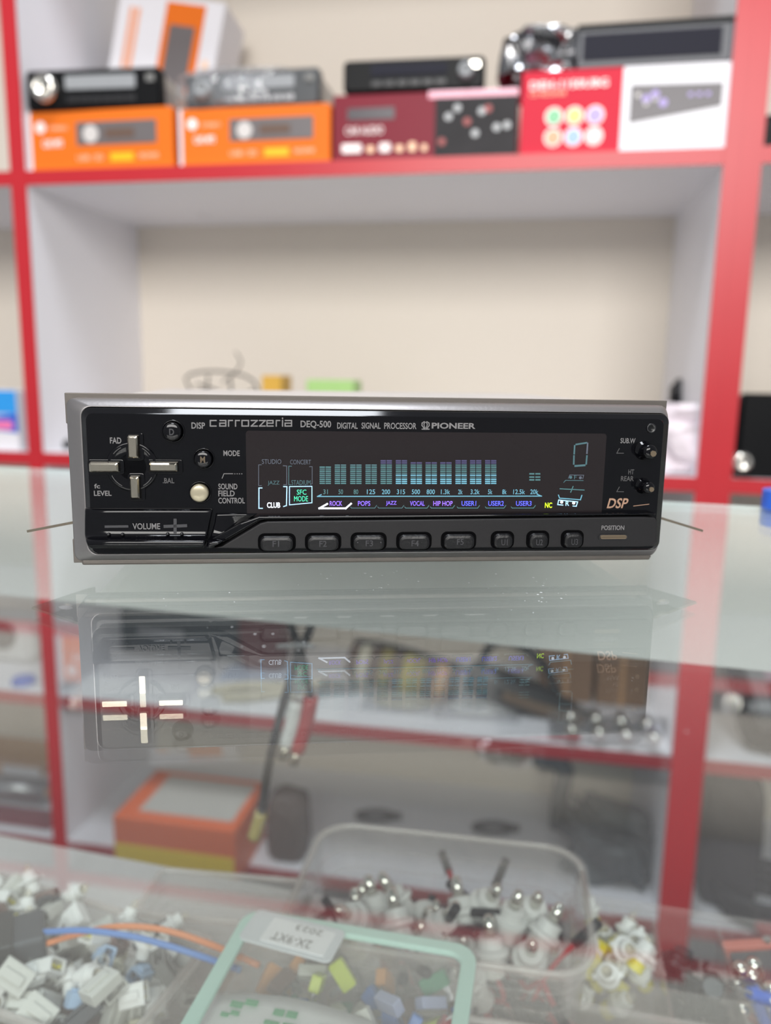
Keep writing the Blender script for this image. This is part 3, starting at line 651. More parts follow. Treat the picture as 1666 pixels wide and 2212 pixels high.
def crumple(name, label, cat, loc, sx, sy, sz, mat, rz=0., seed=1, amp=.25, sub=4):
    rnd = random.Random(seed); bm = bmx(); bmesh.ops.create_icosphere(bm, subdivisions=sub, radius=1)
    ph = [(rnd.uniform(2, 7), rnd.uniform(2, 7), rnd.uniform(2, 7), rnd.uniform(0, 6)) for _ in range(7)]
    for v in bm.verts:
        c = v.co; q = Vector([math.copysign(abs(k) ** .55, k) for k in c]); d = sum(abs(math.sin(a * c.x + b * c.y + e * c.z + f)) for a, b, e, f in ph) / 7
        q *= 1 - amp + amp * 2 * (d - .4); v.co = (q.x * sx, q.y * sy, max(q.z, -.72) * sz)
    zmin = min(v.co.z for v in bm.verts)
    for v in bm.verts: v.co.z -= zmin
    o = obj(name, bm, mat, None, smooth=False); o.location = loc; o.rotation_euler.z = rz
    return tag(o, label, cat)
def SHP(px, py, t, z=None):
    s_, z_ = SH(px, py, t); return SP(s_, t, z_ if z is None else z)
crumple('plastic_bag', 'crumpled clear film bag around the grey car radio on the top shelf', 'plastic bag', SHP(545, 232, .09, zt2 + .0008), .100, .085, .034, wrap, S_YAW, 3, .12)
crumple('plastic_bag', 'bright crumpled plastic bundle between a black radio and the dark screen, top shelf', 'plastic bag', SHP(1170, 160, .085, SH(1345, 146, .008)[1] + .001), .060, .06, .044, M('crumpled_foil', (150, 150, 152), .16, 1, var=.3, scale=20), S_YAW, 8, .5)
# dark flat screen on top of the red box
s0, s1, z0, z1 = fromsh(1246, 52, 1580, 146, .006); zt = SH(1345, 146, .008)[1] + .0008
r = thing('screen_unit', 'black framed dark screen unit lying on the red and white box', 'screen', SP((s0 + s1) / 2, .008, zt), S_YAW + R(-.3)); w = s1 - s0; h = z1 - zt
bm = bmx(); box(bm, -w / 2, w / 2, .0, .12, 0, h); obj('housing', bm, M('housing_grey', (72, 74, 80), .4), r, bevel=.002)
bm = bmx(); box(bm, -w / 2 + .006, w / 2 - .012, -.001, 0, .008, h - .006); obj('screen', bm, 'navy_screen', r)
bm = bmx(); box(bm, -w / 2 - .001, w / 2 + .001, -.002, .1, h, h + .004); obj('top_edge', bm, 'device_black', r)
# items on the middle shelf
r = thing('cable_tangle', 'loose dark cable tangle at the back of the empty bay, behind the audio unit', 'cables', SHP(480, 832, .12, Z2), S_YAW)
for k in range(6):
    rnd = random.Random(k); pts = [(rnd.uniform(-.06, .05), rnd.uniform(-.03, .03), rnd.uniform(.003, .112)) for _ in range(6)]; pts[0] = (-.05 + .02 * k, 0, .003)
    bm = bmx(); tube(bm, spline(pts, 6), .0018, 6); obj('cable', bm, 'black_wire', r, smooth=True)
bm = bmx(); tube(bm, spline([(.0, 0, .10), (.02, 0, .115), (.03, .0, .13), (.022, 0, .145)], 5), .0012, 6); obj('cable_end', bm, 'black_wire', r, smooth=True)
for nm, lb, m_, x0, x1, y0, t in (('small_carton', 'small amber yellow carton seen over the audio unit, left of the green one', 'gold_dot', 566, 608, 812, .10), ('small_carton', 'pale green carton seen over the top of the audio unit', 'green_dot', 662, 764, 822, .08)):
    s0, s1, z0, z1 = fromsh(x0, y0, x1, 900, t)
    if m_ == 'gold_dot': m_ = M('amber_card', (206, 160, 60), .5)
    else: m_ = M('leaf_card', (158, 196, 120), .5)
    r = carton(nm, lb, 'box', s0, s1, Z2, z1, t, .05, m_, z_fix=Z2); panel(r, 'printed_band', 'pale_print', .05, .95, .3, .5)
p = SHP(122, 972, .05, Z2)
r = thing('cable_clip', 'small black clip at the left front corner of the empty bay', 'clip', p, S_YAW); bm = bmx(); box(bm, -.017, .014, 0, .02, 0, .012); obj('clip_body', bm, 'tool_black', r, bevel=.003); bm = bmx(); tube(bm, spline([(-.01, .01, .01), (0, .01, .02), (.012, .01, .012)]), .002, 6); obj('clip_spring', bm, 'tool_black', r, smooth=True)
crumple('plastic_bag', 'white and pinkish crumpled bag right of the audio unit, in the empty bay', 'plastic bag', SHP(1462, 1030, .055, Z2 + .0005), .052, .045, .052, M('white_bag', (224, 214, 220), .35, var=.05, scale=25), S_YAW, 12, .35)
r = thing('charger_plug', 'black plug adapter standing behind the white crumpled bag', 'adapter', SHP(1462, 900, .15, Z2), S_YAW + .3); bm = bmx(); box(bm, -.022, .022, -.02, .02, 0, .085); obj('plug_body', bm, 'tool_black', r, bevel=.008); bm = bmx(); lathe(bm, [(.012, 0), (.012, .02), (.007, .026), (.003, .032)], 14, 'z', (0, 0, .085)); obj('cable_neck', bm, 'black_plastic', r, smooth=True)
# left bay
s0, s1, z0, z1 = fromsh(-150, 842, 42, 974, .012)
r = carton('printed_card_box', 'blue and white printed box in the bay left of the audio unit', 'box', s0, s1, Z2, z1, .012, .05, 'white_card', z_fix=Z2); panel(r, 'blue_print', 'sky_print', 0, 1, .62, 1); panel(r, 'pink_spot', 'pink_print', .72, .95, .35, .5, .0008, .004)
w, h = r['_w'], r['_h']; bm = bmx(); prism(bm, [(-w / 2, h * .45), (w / 2, h * .62), (w / 2, h * .3)], 0, -.0007); obj('blue_wave', bm, 'blue_plastic', r)
# right bay, middle shelf radio
r = radio('black car radio with large grey screen, in the right bay behind the counter edge', 1590, 853, 2010, 1022, .01, Z2, 4)
r = radio('black radio on the top shelf beyond the right upright', 1645, 240, 1950, 322, .03, Z1, 1)
# ---- lower shelf seen through the glass
def slab(name, label, cat, px0, py0, px1, py1, t, depth, zb, mat, rot=0., group=None, bevel=.002):
    s0, s1, z0, z1 = fromsh(px0, py0, px1, py1, t); r = thing(name, label, cat, SP((s0 + s1) / 2, t, zb), S_YAW + rot, group)
    bm = bmx(); box(bm, -(s1 - s0) / 2, (s1 - s0) / 2, 0, depth, 0, max(z1 - zb, .003)); obj('box_body', bm, mat, r, bevel=bevel, seg=1); r['_w'] = s1 - s0; r['_h'] = max(z1 - zb, .003); return r
for i, (x0, x1, y0) in enumerate(((1162, 1276, 1366), (1284, 1396, 1376))):
    r = slab('brown_carton', ('plain brown cardboard box behind the black tool, left of its twin', 'plain brown cardboard box by the right upright on the lower shelf')[i], 'box', x0, y0, x1, 1545, .15, .09, Z3, 'brown_card', group='brown cartons on the lower shelf')
    panel(r, 'tape_strip', 'tan_card', .46, .54, 0, 1); ctext(r, 'AUDIO', 'brown_stripe', .1, .38, .6, .68); bm = bmx(); box(bm, -r['_w'] / 2, r['_w'] / 2, 0, .09, r['_h'], r['_h'] + .001); obj('top_flap', bm, 'brown_card', r)
s0, s1, z0, z1 = fromsh(870, 1345, 1160, 1520, .2)
# paper sheets
def sheet(label, pts, z, mat='paper_white', th=.0012, group=None, name='paper_sheet', cat='paper'):
    P = [SH(x, y, 0) for x, y in pts]; W = [onz(x, y, z) for x, y in pts]; c = sum(W, Vector()) / len(W)
    bm = bmx(); prismz(bm, [((w - c).x, (w - c).y) for w in W], 0, th); o = obj(name, bm, mat); o.location = (c.x, c.y, z); return tag(o, label, cat, group)
sheet('white paper sheet at the left front of the lower shelf', [(150, 1500), (380, 1528), (420, 1480), (190, 1462)], Z3 + .0005)
sheet('white paper sheet under the cream handled tool', [(400, 1532), (740, 1562), (745, 1488), (440, 1470)], Z3 + .0005)
sheet('pale blue plastic sleeve lying behind the cream handled tool', [(470, 1468), (630, 1474), (640, 1440), (500, 1436)], Z3 + .0005, M('pale_blue', (196, 208, 230), .3))
# cream handled pliers
r = thing('pliers', 'pliers with cream grips lying on the white paper', 'pliers', onz(590, 1488, Z3 + .008), 0.)
for k, (a, b) in enumerate((((-.09, -.012, 0), (.075, .022, .002)), ((-.07, -.035, 0), (.06, -.008, .003)))):
    a, b = Vector(a), Vector(b); bm = bmx(); tube(bm, spline([a, a.lerp(b, .3) + Vector((0, (-1) ** k * .008, .002)), a.lerp(b, .7), b], 6), [.008] * 10 + [.007] * 20, 8) if False else tube(bm, spline([a, a.lerp(b, .3) + Vector((0, (-1) ** k * .008, .002)), a.lerp(b, .7), b], 6), .0068, 8); obj('grip', bm, 'cream_grip', r, smooth=True)
bm = bmx(); prismz(bm, [(.06, -.02), (.125, .004), (.128, .012), (.075, .03)], -.004, .006); obj('jaw', bm, 'steel', r, bevel=.002)
bm = bmx(); lathe(bm, [(.008, -.005), (.008, .007)], 16, 'z', (.078, .004, 0)); obj('pivot', bm, 'steel', r)
# dark case, added to darken the left part of the unit's mirror image
s0, s1, z0, z1 = fromsh(192, 1318, 520, 1470, .17)
r = slab('added_dark_case', 'added dark slate coloured flat case at the left back of the lower shelf', 'case', 192, 1318, 520, 1500, .19, .07, Z3, M('added_dark_case', (62, 70, 78), .35), bevel=.006)
bm = bmx(); box(bm, -r['_w'] * .15, r['_w'] * .15, -.004, 0, r['_h'] * .45, r['_h'] * .6); obj('latch', bm, 'steel', r, bevel=.001)
bm = bmx(); box(bm, -r['_w'] / 2, r['_w'] / 2, -.001, 0, r['_h'] * .68, r['_h'] * .71); obj('lid_seam', bm, 'black_plastic', r)
# dark red pouch
crumple('red_pouch', 'dark wine red rounded pouch on the lower shelf, left of the striped roll', 'pouch', SHP(572, 1440, .19, Z3 + .0005), .042, .03, .06, M('wine_fabric', (96, 42, 50), .6, var=.12), S_YAW, 21, .1)
# striped roll
p = SHP(885, 1470, .13, Z3 + .033); r = thing('striped_roll', 'brown and olive striped fabric roll on the lower shelf, left of the black tool', 'fabric roll', p, (0, R(9), S_YAW))
stripes = ['brown_stripe', 'cream_grip', 'brown_stripe', 'olive_stripe', 'brown_stripe', 'yellow_plastic', 'olive_stripe', 'brown_stripe', 'tan_card', 'brown_stripe']
for k, m_ in enumerate(stripes):
    x0 = -.095 + .017 * k; x1 = x0 + .017; e0 = .033 if k else .024; e1 = .033 if k < 9 else .02
    if m_ == 'yellow_plastic': m_ = M('mustard', (176, 160, 70), .6)
    bm = bmx(); lathe(bm, [(e0, x0), (.0335, (x0 + x1) / 2), (e1, x1)], 20, 'x'); obj('fabric_band', bm, m_, r, smooth=True)
bm = bmx(); tube(bm, spline([(-.09, -.01, .033), (-.03, -.012, .04), (.04, -.012, .036), (.09, -.01, .028)]), .0035, 8); obj('tie_cord', bm, 'tool_black', r, smooth=True)
# black tool
p = SHP(1130, 1500, .10, Z3 + .026); r = thing('caulking_tool', 'black hand tool with looped handle lying slanted before the brown boxes', 'hand tool', p, (0, R(16), S_YAW))
bm = bmx(); lathe(bm, [(.014, -.085), (.024, -.08), (.026, -.04), (.025, .02), (.019, .05), (.012, .09), (.010, .10)], 20, 'x'); obj('barrel', bm, 'tool_black', r, smooth=True)
bm = bmx(); tube(bm, spline([(-.072, 0, .015), (-.066, 0, .055), (-.035, 0, .068), (.01, 0, .055), (.045, 0, .02)]), .0065, 8); obj('loop_handle', bm, 'tool_black', r, smooth=True)
bm = bmx(); box(bm, -.03, .09, -.027, -.018, -.010, .006); obj('label_plate', bm, M('bronze_plate', (112, 92, 74), .4), r, bevel=.002)
bm = bmx(); box(bm, .0, .04, -.012, .012, -.030, -.018); obj('trigger', bm, 'black_plastic', r, bevel=.003)
# zip packs in front
for k, (x, y, lb, m_) in enumerate(((870, 1525, 'clear zip pack with a cream cord, before the striped roll', 'cream_grip'), (1030, 1540, 'clear zip pack with white cord, before the black tool', 'white_plastic'))):
    r = thing('zip_pack', lb, 'zip bag', onz(x, y, Z3), S_YAW + .1 * k)
    bm = bmx(); loft(bm, [xy(rr(-.06, .06, -.03, .03, .004), .0005), xy(rr(-.056, .056, -.027, .027, .006), .014), xy(rr(-.03, .03, -.012, .012, .006), .018)], True, True); obj('film', bm, wrap, r)
    bm = bmx(); tube(bm, spline([(.045 * math.cos(a * .9) * (1 - a * .03), .018 * math.sin(a * .9), .005 + .0006 * a) for a in range(14)]), .003, 6); obj('cord', bm, m_, r, smooth=True)
# blister of chrome bulbs
s0, z0 = SH(1180, 1630, .0); s1, _ = SH(1428, 1645, 0)
r = thing('bulb_tray', 'clear tray holding two rows of small chrome bulbs, right front of lower shelf', 'tray', SP((s0 + s1) / 2, .055, Z3), S_YAW); w = s1 - s0
bm = bmx(); box(bm, -w / 2, w / 2, -.05, .05, 0, .002); obj('backing_card', bm, 'white_card', r)
bm = bmx(); box(bm, -w / 2 + .002, w / 2 - .002, -.048, .048, .002, .018); obj('clear_cover', bm, wrap, r, bevel=.004)
proto = None
for row in range(2):
    for k in range(4):
        loc = SP(s0 + .032 + (.0345 - .001 * row) * k, .004 + .04 * row, Z3 + .022)
        if proto is None:
            proto = thing('chrome_bulb', 'small shiny chrome bulb in the tray at the lower shelf edge', 'bulb', loc, S_YAW, 'chrome bulbs in the tray')
            bm = bmx(); bmesh.ops.create_uvsphere(bm, u_segments=20, v_segments=12, radius=.0095); obj('bulb_globe', bm, 'chrome', proto, smooth=True)
            bm = bmx(); lathe(bm, [(.006, .006), (.005, .02), (.0055, .024)], 14, 'y'); obj('bulb_base', bm, 'steel', proto, smooth=True)
        else: dup(proto, loc, (0, 0, S_YAW))
# left bay, lower shelf
s0, s1, z0, z1 = fromsh(-120, 1345, 72, 1452, .08)
r = slab('white_device', 'white rounded device with grey front in the lower left bay', 'device', -120, 1350, 72, 1500, .10, .10, Z3, 'white_plastic', bevel=.012)
bm = bmx(); disc(bm, .035, .05, .024, 0, -.004); obj('grey_grille', bm, 'device_grey', r)
p = onz(52, 1478, Z3); r = thing('plastic_puck', 'small blue plastic disc on the lower shelf of the left bay', 'disc', p, 0); bm = bmx(); lathe(bm, [(.018, 0), (.018, .008), (.015, .012), (0.0001, .013)], 20, 'z'); obj('cap_body', bm, 'blue_plastic', r, smooth=True); bm = bmx(); lathe(bm, [(.019, 0), (.019, .002)], 20, 'z'); obj('cap_rim', bm, 'white_plastic', r)
# right bay, lower shelf: dash panel
p = SHP(1666, 1620, .03, Z3); r = thing('dash_panel', 'black glossy dashboard panel with grey knob beyond the right upright', 'car part', p, S_YAW)
bm = bmx(); prism(bm, [(-.062, .15), (-.055, .095), (-.03, .01), (.0, 0), (.16, 0), (.16, .16), (-.04, .165)], 0, .05); obj('panel_body', bm, 'tool_black', r, bevel=.006)
bm = bmx(); prism(bm, [(-.055, .148), (-.03, .145), (.0, .06), (-.012, .045)], 0, -.003); obj('silver_trim', bm, 'display_grey', r); bm = bmx(); prism(bm, [(-.048, .14), (.06, .15), (.06, .115), (-.03, .10)], .0, -.0015); obj('pink_reflection', bm, M('rose_reflection', (206, 176, 190), .15), r)  # the pink patch is a reflection on the glossy panel, painted as colour
bm = bmx(); lathe(bm, [(.014, 0), (.014, -.012), (.010, -.016), (0.0001, -.016)], 20, 'y', (-.012, 0, .055)); obj('knob', bm, 'device_grey', r, smooth=True)
bm = bmx(); prism(bm, rr(.03, .13, .02, .09, .004), 0, -.002); obj('screen', bm, 'navy_screen', r)
# ---- lowest visible shelf
a = onz(243, 1762, CAM_Z - .632); b = onz(507, 1796, CAM_Z - .632); rz = math.atan2(b.y - a.y, b.x - a.x); w = (b - a).length
r = thing('orange_carton', 'orange and yellow carton with pale top label on the lowest shelf', 'box', ((a.x + b.x) / 2, (a.y + b.y) / 2, Z4), rz); r['_w'] = w; r['_h'] = CAM_Z - .632 - Z4
h = r['_h']; bm = bmx(); box(bm, -w / 2, w / 2, 0, .135, 0, h); obj('box_body', bm, 'orange_shade', r, bevel=.0015, seg=1)
panel(r, 'yellow_band', 'yellow_card', 0.01, .99, .02, .52); bm = bmx(); box(bm, -w / 2 + .03, w / 2 - .012, .02, .122, h, h + .0008); obj('top_label', bm, 'label_white', r)
crumple('leather_pouch', 'brown leather pouch standing to the right of the orange carton', 'pouch', SHP(625, 1850, .045, Z4 + .0005), .032, .03, .062, 'brown_leather', S_YAW, 33, .10)
for k, (x, lb) in enumerate(((812, 'thin black ring lying at the back of the lowest shelf, nearer the carton'), (1065, 'thin black ring lying at the back of the lowest shelf, nearer the grey bundle'))):
    r = thing('rubber_ring', lb, 'ring', onz(x, 1768 + 26 * k, Z4), 0); bm = bmx(); lathe(bm, [(.034, .004), (.038, .0), (.042, .004), (.038, .008), (.034, .004)], 28, 'z')
    bm.free(); bm = bmx(); tube(bm, [(.030 * math.cos(t * math.pi / 12), .012 * math.sin(t * math.pi / 12), .005) for t in range(25)], .0048, 8); obj('ring_body', bm, 'tool_black', r, smooth=True); bm = bmx(); box(bm, .03, .042, -.004, .004, .0, .009); obj('ring_joint', bm, 'black_plastic', r)
crumple('grey_bundle', 'crumpled grey plastic bundle at the right side of the lowest shelf', 'plastic bundle', SHP(1310, 1905, .11, Z4 + .0005), .075, .07, .060, 'slate_plastic', S_YAW, 44, .35)
r = thing('spray_gun_head', 'dark grey spray head poking up behind the grey bundle', 'spray head', SHP(1205, 1800, .2, Z4), S_YAW); bm = bmx(); tube(bm, spline([(0, 0, 0), (0, 0, .06), (.005, 0, .10), (-.02, 0, .12)]), .014, 10); obj('neck', bm, 'slate_plastic', r, smooth=True); bm = bmx(); box(bm, -.045, .01, -.012, .012, .105, .13); obj('nozzle', bm, 'slate_plastic', r, bevel=.004)
# left bay, lowest shelf
s0, s1, z0, z1 = fromsh(-100, 1655, 96, 1740, .15)
r = slab('tan_carton', 'tan cardboard box with white side in the lowest left bay', 'box', -100, 1650, 98, 1830, .16, .10, Z4, 'tan_card'); panel(r, 'white_side', 'white_card', .60, 1.0, 0.0, 1.0)
r = thing('foil_roll', 'shiny silver roll lying before the tan box, lowest left bay', 'roll', SHP(60, 1775, .09, Z4 + .021), S_YAW); bm = bmx(); lathe(bm, [(.0001, -.12), (.020, -.12), (.020, .04), (.0001, .04)], 20, 'x'); obj('foil', bm, 'steel', r, smooth=True); bm = bmx(); lathe(bm, [(.008, .04), (.008, .043)], 16, 'x'); obj('core', bm, 'tan_card', r)
r = slab('dark_carton', 'flat dark red box at the front of the lowest left bay', 'box', -120, 1790, 108, 1835, .02, .05, Z4, 'maroon_card'); panel(r, 'printed_band', 'pale_print', .1, .9, .3, .5)
# right bay lowest shelf
crumple('black_case', 'tall black soft case in the lowest right bay beside the upright', 'case', SHP(1560, 1930, .08, Z4 + .0005), .042, .04, .12, M('black_cloth', (40, 38, 42), .7, bump=.3), S_YAW, 55, .1)
r = thing('cable_coil', 'coiled black cable with a red plug in the lowest right bay', 'cable', SHP(1640, 1975, .05, Z4 + .006), 0)
for k in range(4):
    bm = bmx(); tube(bm, [((.05 + .005 * k) * math.cos(t * math.pi / 12), (.04 + .004 * k) * math.sin(t * math.pi / 12), .012 * k) for t in range(25)], .006, 8); obj('cable_loop', bm, 'black_wire', r, smooth=True)
bm = bmx(); box(bm, -.03, .01, -.065, -.045, .0, .015); obj('red_plug', bm, 'red_wire', r, bevel=.003)

# ------------------------------------------------------------------ inside the counter
M('mint_rim', (186, 222, 210), .45, var=.03); M('green_print', (60, 170, 110), .5)
tub = clear('clear_tub', (.985, .98, .975), .09, (226, 222, 218), f0=.05, rough=.08)
rimm = clear('frosted_rim', (.95, .94, .93), .38, (214, 208, 204), f0=.06, rough=.15)
tub2 = clear('cloudy_tub', (.97, .965, .96), .16, (230, 226, 222), f0=.05, rough=.12)
lidm = clear('clear_lid', (.985, .985, .98), .03, (228, 232, 230), f0=.05, rough=.1)
def tubbox(label, c, rz, w, d, h, zb, mat, r=.012, name='clear_container', rim=.004, taper=.92, group=None):
    t = thing(name, label, 'container', (c[0], c[1], zb), rz, group)
    def q(s, z, e=0.): return xy(rr(-w / 2 * s - e, w / 2 * s + e, -d / 2 * s - e, d / 2 * s + e, r), z)
    bm = bmx(); loft(bm, [q(taper - .04, 0), q(taper, .004), q(1, h), q(1, h, rim), q(1, h + .0012, rim), q(1, h + .0012, -.0012), q(taper, .005, -.0012), q(taper - .04, .0012)], True, True); obj('tub_wall', bm, mat, t, smooth=False)
    bm = bmx(); p_ = q(1, h + .0012, .001); tube(bm, [*p_, p_[0]], .0016, 8); obj('rim', bm, rimm, t, smooth=True)
    bm = bmx(); p_ = q(taper, .003); tube(bm, [*p_, p_[0]], .0010, 6); obj('base_edge', bm, rimm, t, smooth=True)
    for k in (1, 2):
        bm = bmx(); s = 1 - .03 * k; z = h * (1 - .16 * k); tube(bm, [*q(s, z, .0004), q(s, z, .0004)[0]], .0005, 5); obj('moulded_rib', bm, mat, t)
    return t
bigC = onz(965, 1950, CAM_Z - .27); 
big = tubbox('large clear tub full of wired bulb holders, at the back of the counter', (.032, .359), R(-9), .144, .094, .070, IN_Z, tub, .02)
big2 = tubbox('clear tub at the front right of the tub of wired bulb holders', (.055, .262), R(-9), .120, .078, .045, IN_Z, tub, .018)
tray = tubbox('long clear tray heaped with white connectors, left front of the counter', (-.180, .342), R(-20), .176, .070, .050, IN_Z, tub2, .008)
tray2 = tubbox('clear tray in front of the heaped one, bottom left', (-.19, .262), R(-20), .19, .072, .046, IN_Z, tub2, .008)
backb = tubbox('low clear box lying behind the mint edged box', (-.082, .375), R(-6), .085, .034, .052, IN_Z, tub2, .006)
lidb = tubbox('clear box with mint green edge, full of coloured fuses', (-.020, .268), R(-12), .104, .100, .076, IN_Z, tub, .010)
# mint edge of that box
def edge_frame(parent, w, d, z, th, mat):
    bm = bmx(); o1 = rr(-w / 2, w / 2, -d / 2, d / 2, .010); i1 = rr(-w / 2 + th, w / 2 - th, -d / 2 + th, d / 2 - th, .006)
    loft(bm, [xy(o1, z), xy(o1, z + .003), xy(i1, z + .003), xy(i1, z), xy(o1, z)]); return obj('mint_edge', bm, mat, parent, smooth=False, bevel=.0008)
edge_frame(lidb, .110, .106, .0775, .0065, 'mint_rim')
bm = bmx(); prismz(bm, rr(-.046, .046, -.044, .044, .006), .0772, .0778); obj('lid_window', bm, lidm, lidb)
st = [onz(x, y, IN_Z + .0822) for x, y in ((590, 1978), (722, 2012), (700, 2068), (566, 2032))]; c = sum(st, Vector()) / 4
r = thing('price_label', 'white sticker with upside down grey writing on the mint edged box', 'label', c, math.atan2(st[1].y - st[0].y, st[1].x - st[0].x)); 
lw_, lh_ = (st[1] - st[0]).length, (st[3] - st[0]).length * .92
bm = bmx(); prismz(bm, rr(-lw_ / 2 - .010, lw_ / 2 + .004, -lh_ / 2 - .002, lh_ / 2 + .003, .003), -.0014, -.0004); obj('plastic_tab', bm, M('tab_grey', (212, 216, 220), .3), r)
bm = bmx(); prismz(bm, rr(-lw_ / 2, lw_ / 2, -lh_ / 2, lh_ / 2, .0008), -.0004, 0); obj('sticker', bm, 'paper_white', r)
for s_, y0, y1, x0, x1 in (('2023', .003, .0065, -.003, .010), ('2X-9XT', -.006, -.001, -.011, .008)):
    t_ = text(s_, r, 'label_lettering', 'grey_print', x0, x1, y0, y1, 0, .0, flip=True); me = t_.data
    for v in me.vertices: v.co = (v.co.x, v.co.z, .0002)
# paper with green print under the lid
r = thing('printed_leaflet', 'white leaflet with green printing inside the mint edged box', 'leaflet', (-.040, .266, IN_Z + .0695), R(-12))
n = 10; bm = bmx(); L = [[(-.040, .026, 0)] for _ in range(0)]
g = [[bm.verts.new((-.036 + .078 * i / n, -.05 + .068 * j / n, .006 * math.sin(math.pi * i / n) - .0 + (0 if j < n - 1 else -.0006))) for j in range(n + 1)] for i in range(n + 1)]
for i in range(n):
    for j in range(n): bm.faces.new([g[i][j], g[i + 1][j], g[i + 1][j + 1], g[i][j + 1]])
o = obj('leaflet_sheet', bm, 'paper_white', r, smooth=True); so = o.modifiers.new('s', 'SOLIDIFY'); so.thickness = .0004
def gz(x): return .006 * math.sin(math.pi * (x + .036) / .078) + .0009
for k, (x, y, w_, h_) in enumerate(((-.024, .010, .012, .003), (-.026, .005, .008, .002), (-.004, .007, .010, .003), (-.006, .002, .014, .002), (.016, .004, .012, .003), (.014, -.001, .016, .0015))):
    bm = bmx(); box(bm, x, x + w_ * .45, y, y + h_, gz(x) - .0004, gz(x)); box(bm, x + w_ * .55, x + w_, y, y + h_, gz(x + w_) - .0004, gz(x + w_)); obj('printed_line', bm, 'green_print', r)
for k, x in enumerate((-.030, -.008)):
    bm = bmx(); z = gz(x + .005); prismz(bm, [(x, -.008), (x + .008, -.002), (x + .016, -.008), (x + .008, -.014)], z - .0003, z + .0002); obj('printed_symbol', bm, 'green_print', r)

# organiser at the right with compartments
org = thing('parts_organiser', 'clear divided organiser tray at the right of the counter', 'organiser', (.180, .342, IN_Z), R(-12))
ow, od, oh = .165, .078, .040
bm = bmx()
def ring_walls(bm, x0, x1, y0, y1, z0, z1, t=.0012):
    box(bm, x0, x1, y0, y0 + t, z0, z1); box(bm, x0, x1, y1 - t, y1, z0, z1); box(bm, x0, x0 + t, y0 + t, y1 - t, z0, z1); box(bm, x1 - t, x1, y0 + t, y1 - t, z0, z1)
ring_walls(bm, -ow / 2, ow / 2, -od / 2, od / 2, 0, oh); obj('outer_wall', bm, tub, org)
bm = bmx(); box(bm, -ow / 2, ow / 2, -od / 2, od / 2, -.0, .0012); obj('base', bm, tub2, org)
bm = bmx(); box(bm, -ow / 2 + .001, ow / 2 - .001, -.0150, -.0138, .0012, oh - .004); obj('divider', bm, tub, org)
for x in (-.036, -.002, .040):
    bm = bmx(); box(bm, x, x + .0012, -od / 2 + .001, od / 2 - .001, .0012, oh - .004); obj('divider', bm, tub, org)
bm = bmx(); loft(bm, [xy(rr(-ow / 2 - .003, ow / 2 + .003, -od / 2 - .003, od / 2 + .003, .005), oh), xy(rr(-ow / 2 - .003, ow / 2 + .003, -od / 2 - .003, od / 2 + .003, .005), oh + .0015), xy(rr(-ow / 2 + .001, ow / 2 - .001, -od / 2 + .001, od / 2 - .001, .003), oh + .0015), xy(rr(-ow / 2 + .001, ow / 2 - .001, -od / 2 + .001, od / 2 - .001, .003), oh)]); obj('rim', bm, tub2, org)
org2 = tubbox('low clear tray in front of the divided organiser', (.150, .236), R(-12), .16, .075, .040, IN_Z, tub, .010)

# ---- small parts, one prototype each, then copies
def local_to(c, rz, x, y, z): return Vector((c[0] + x * math.cos(rz) - y * math.sin(rz), c[1] + x * math.sin(rz) + y * math.cos(rz), z))
def housing(col, w=.011, h=.008, d=.014, cells=2):
    def mk():
        bm = bmx(); loft(bm, [xz(rr(-w / 2, w / 2, 0, h, .0008, 2), d / 2), xz(rr(-w / 2, w / 2, 0, h, .0008, 2), -d / 2), xz(rr(-w / 2 + .0012, w / 2 - .0012, .0012, h - .0012, .0006, 2), -d / 2), xz(rr(-w / 2 + .0012, w / 2 - .0012, .0012, h - .0012, .0006, 2), -d / 2 + .005)], True, True); return bm
    return mk
def make_connector(label, cat, grp, mat, w=.012, h=.008, d=.015):
    t = thing('plastic_connector', label, cat, (0, 0, -5), 0, grp)
    obj('housing', housing(mat, w, h, d)(), mat, t)
    bm = bmx(); box(bm, -w * .18, w * .18, -d * .3, d * .42, h, h + .0016); obj('latch', bm, mat, t, bevel=.0004)
    bm = bmx()
    for k in (-1, 1): box(bm, k * w * .2 - .0008, k * w * .2 + .0008, -d / 2 + .001, -d / 2 + .005, h * .4, h * .6)
    obj('contacts', bm, 'steel' if mat != 'white_plastic' else 'yellow_plastic', t); return t
def make_holder(label, grp, mat='white_plastic'):
    t = thing('bulb_holder', label, 'bulb holder', (0, 0, -5), 0, grp)
    bm = bmx(); lathe(bm, [(.0038, 0), (.0042, .001), (.0042, .007), (.0062, .0075), (.0062, .0095), (.0045, .010), (.0042, .0145), (.0030, .015), (.0028, .011)], 18, 'z'); obj('holder_body', bm, mat, t, smooth=False)
    bm = bmx(); box(bm, -.0078, .0078, -.0012, .0012, .0076, .0094); obj('twist_wing', bm, mat, t)
    bm = bmx(); lathe(bm, [(.0022, .011), (.0024, .016), (.0016, .019), (0.0001, .0198)], 12, 'z'); obj('bulb_glass', bm, clear('bulb_glass', (1, .97, .9), .1, rough=.05), t, smooth=True); return t
def make_fuse(label, mat):
    t = thing('blade_fuse', label, 'fuse', (0, 0, -5), 0, 'coloured fuses in the mint edged box')
    bm = bmx(); loft(bm, [xz(rr(-.0065, .0065, 0, .007, .001, 3), .0024), xz(rr(-.0065, .0065, 0, .007, .001, 3), -.0024)], True, True); obj('fuse_body', bm, mat, t, bevel=.0005)
    for k in (-1, 1):
        bm = bmx(); box(bm, k * .0038 - .0013, k * .0038 + .0013, -.0003, .0003, -.006, 0); obj('prong', bm, 'steel', t)
    return t
rnd = random.Random(11)
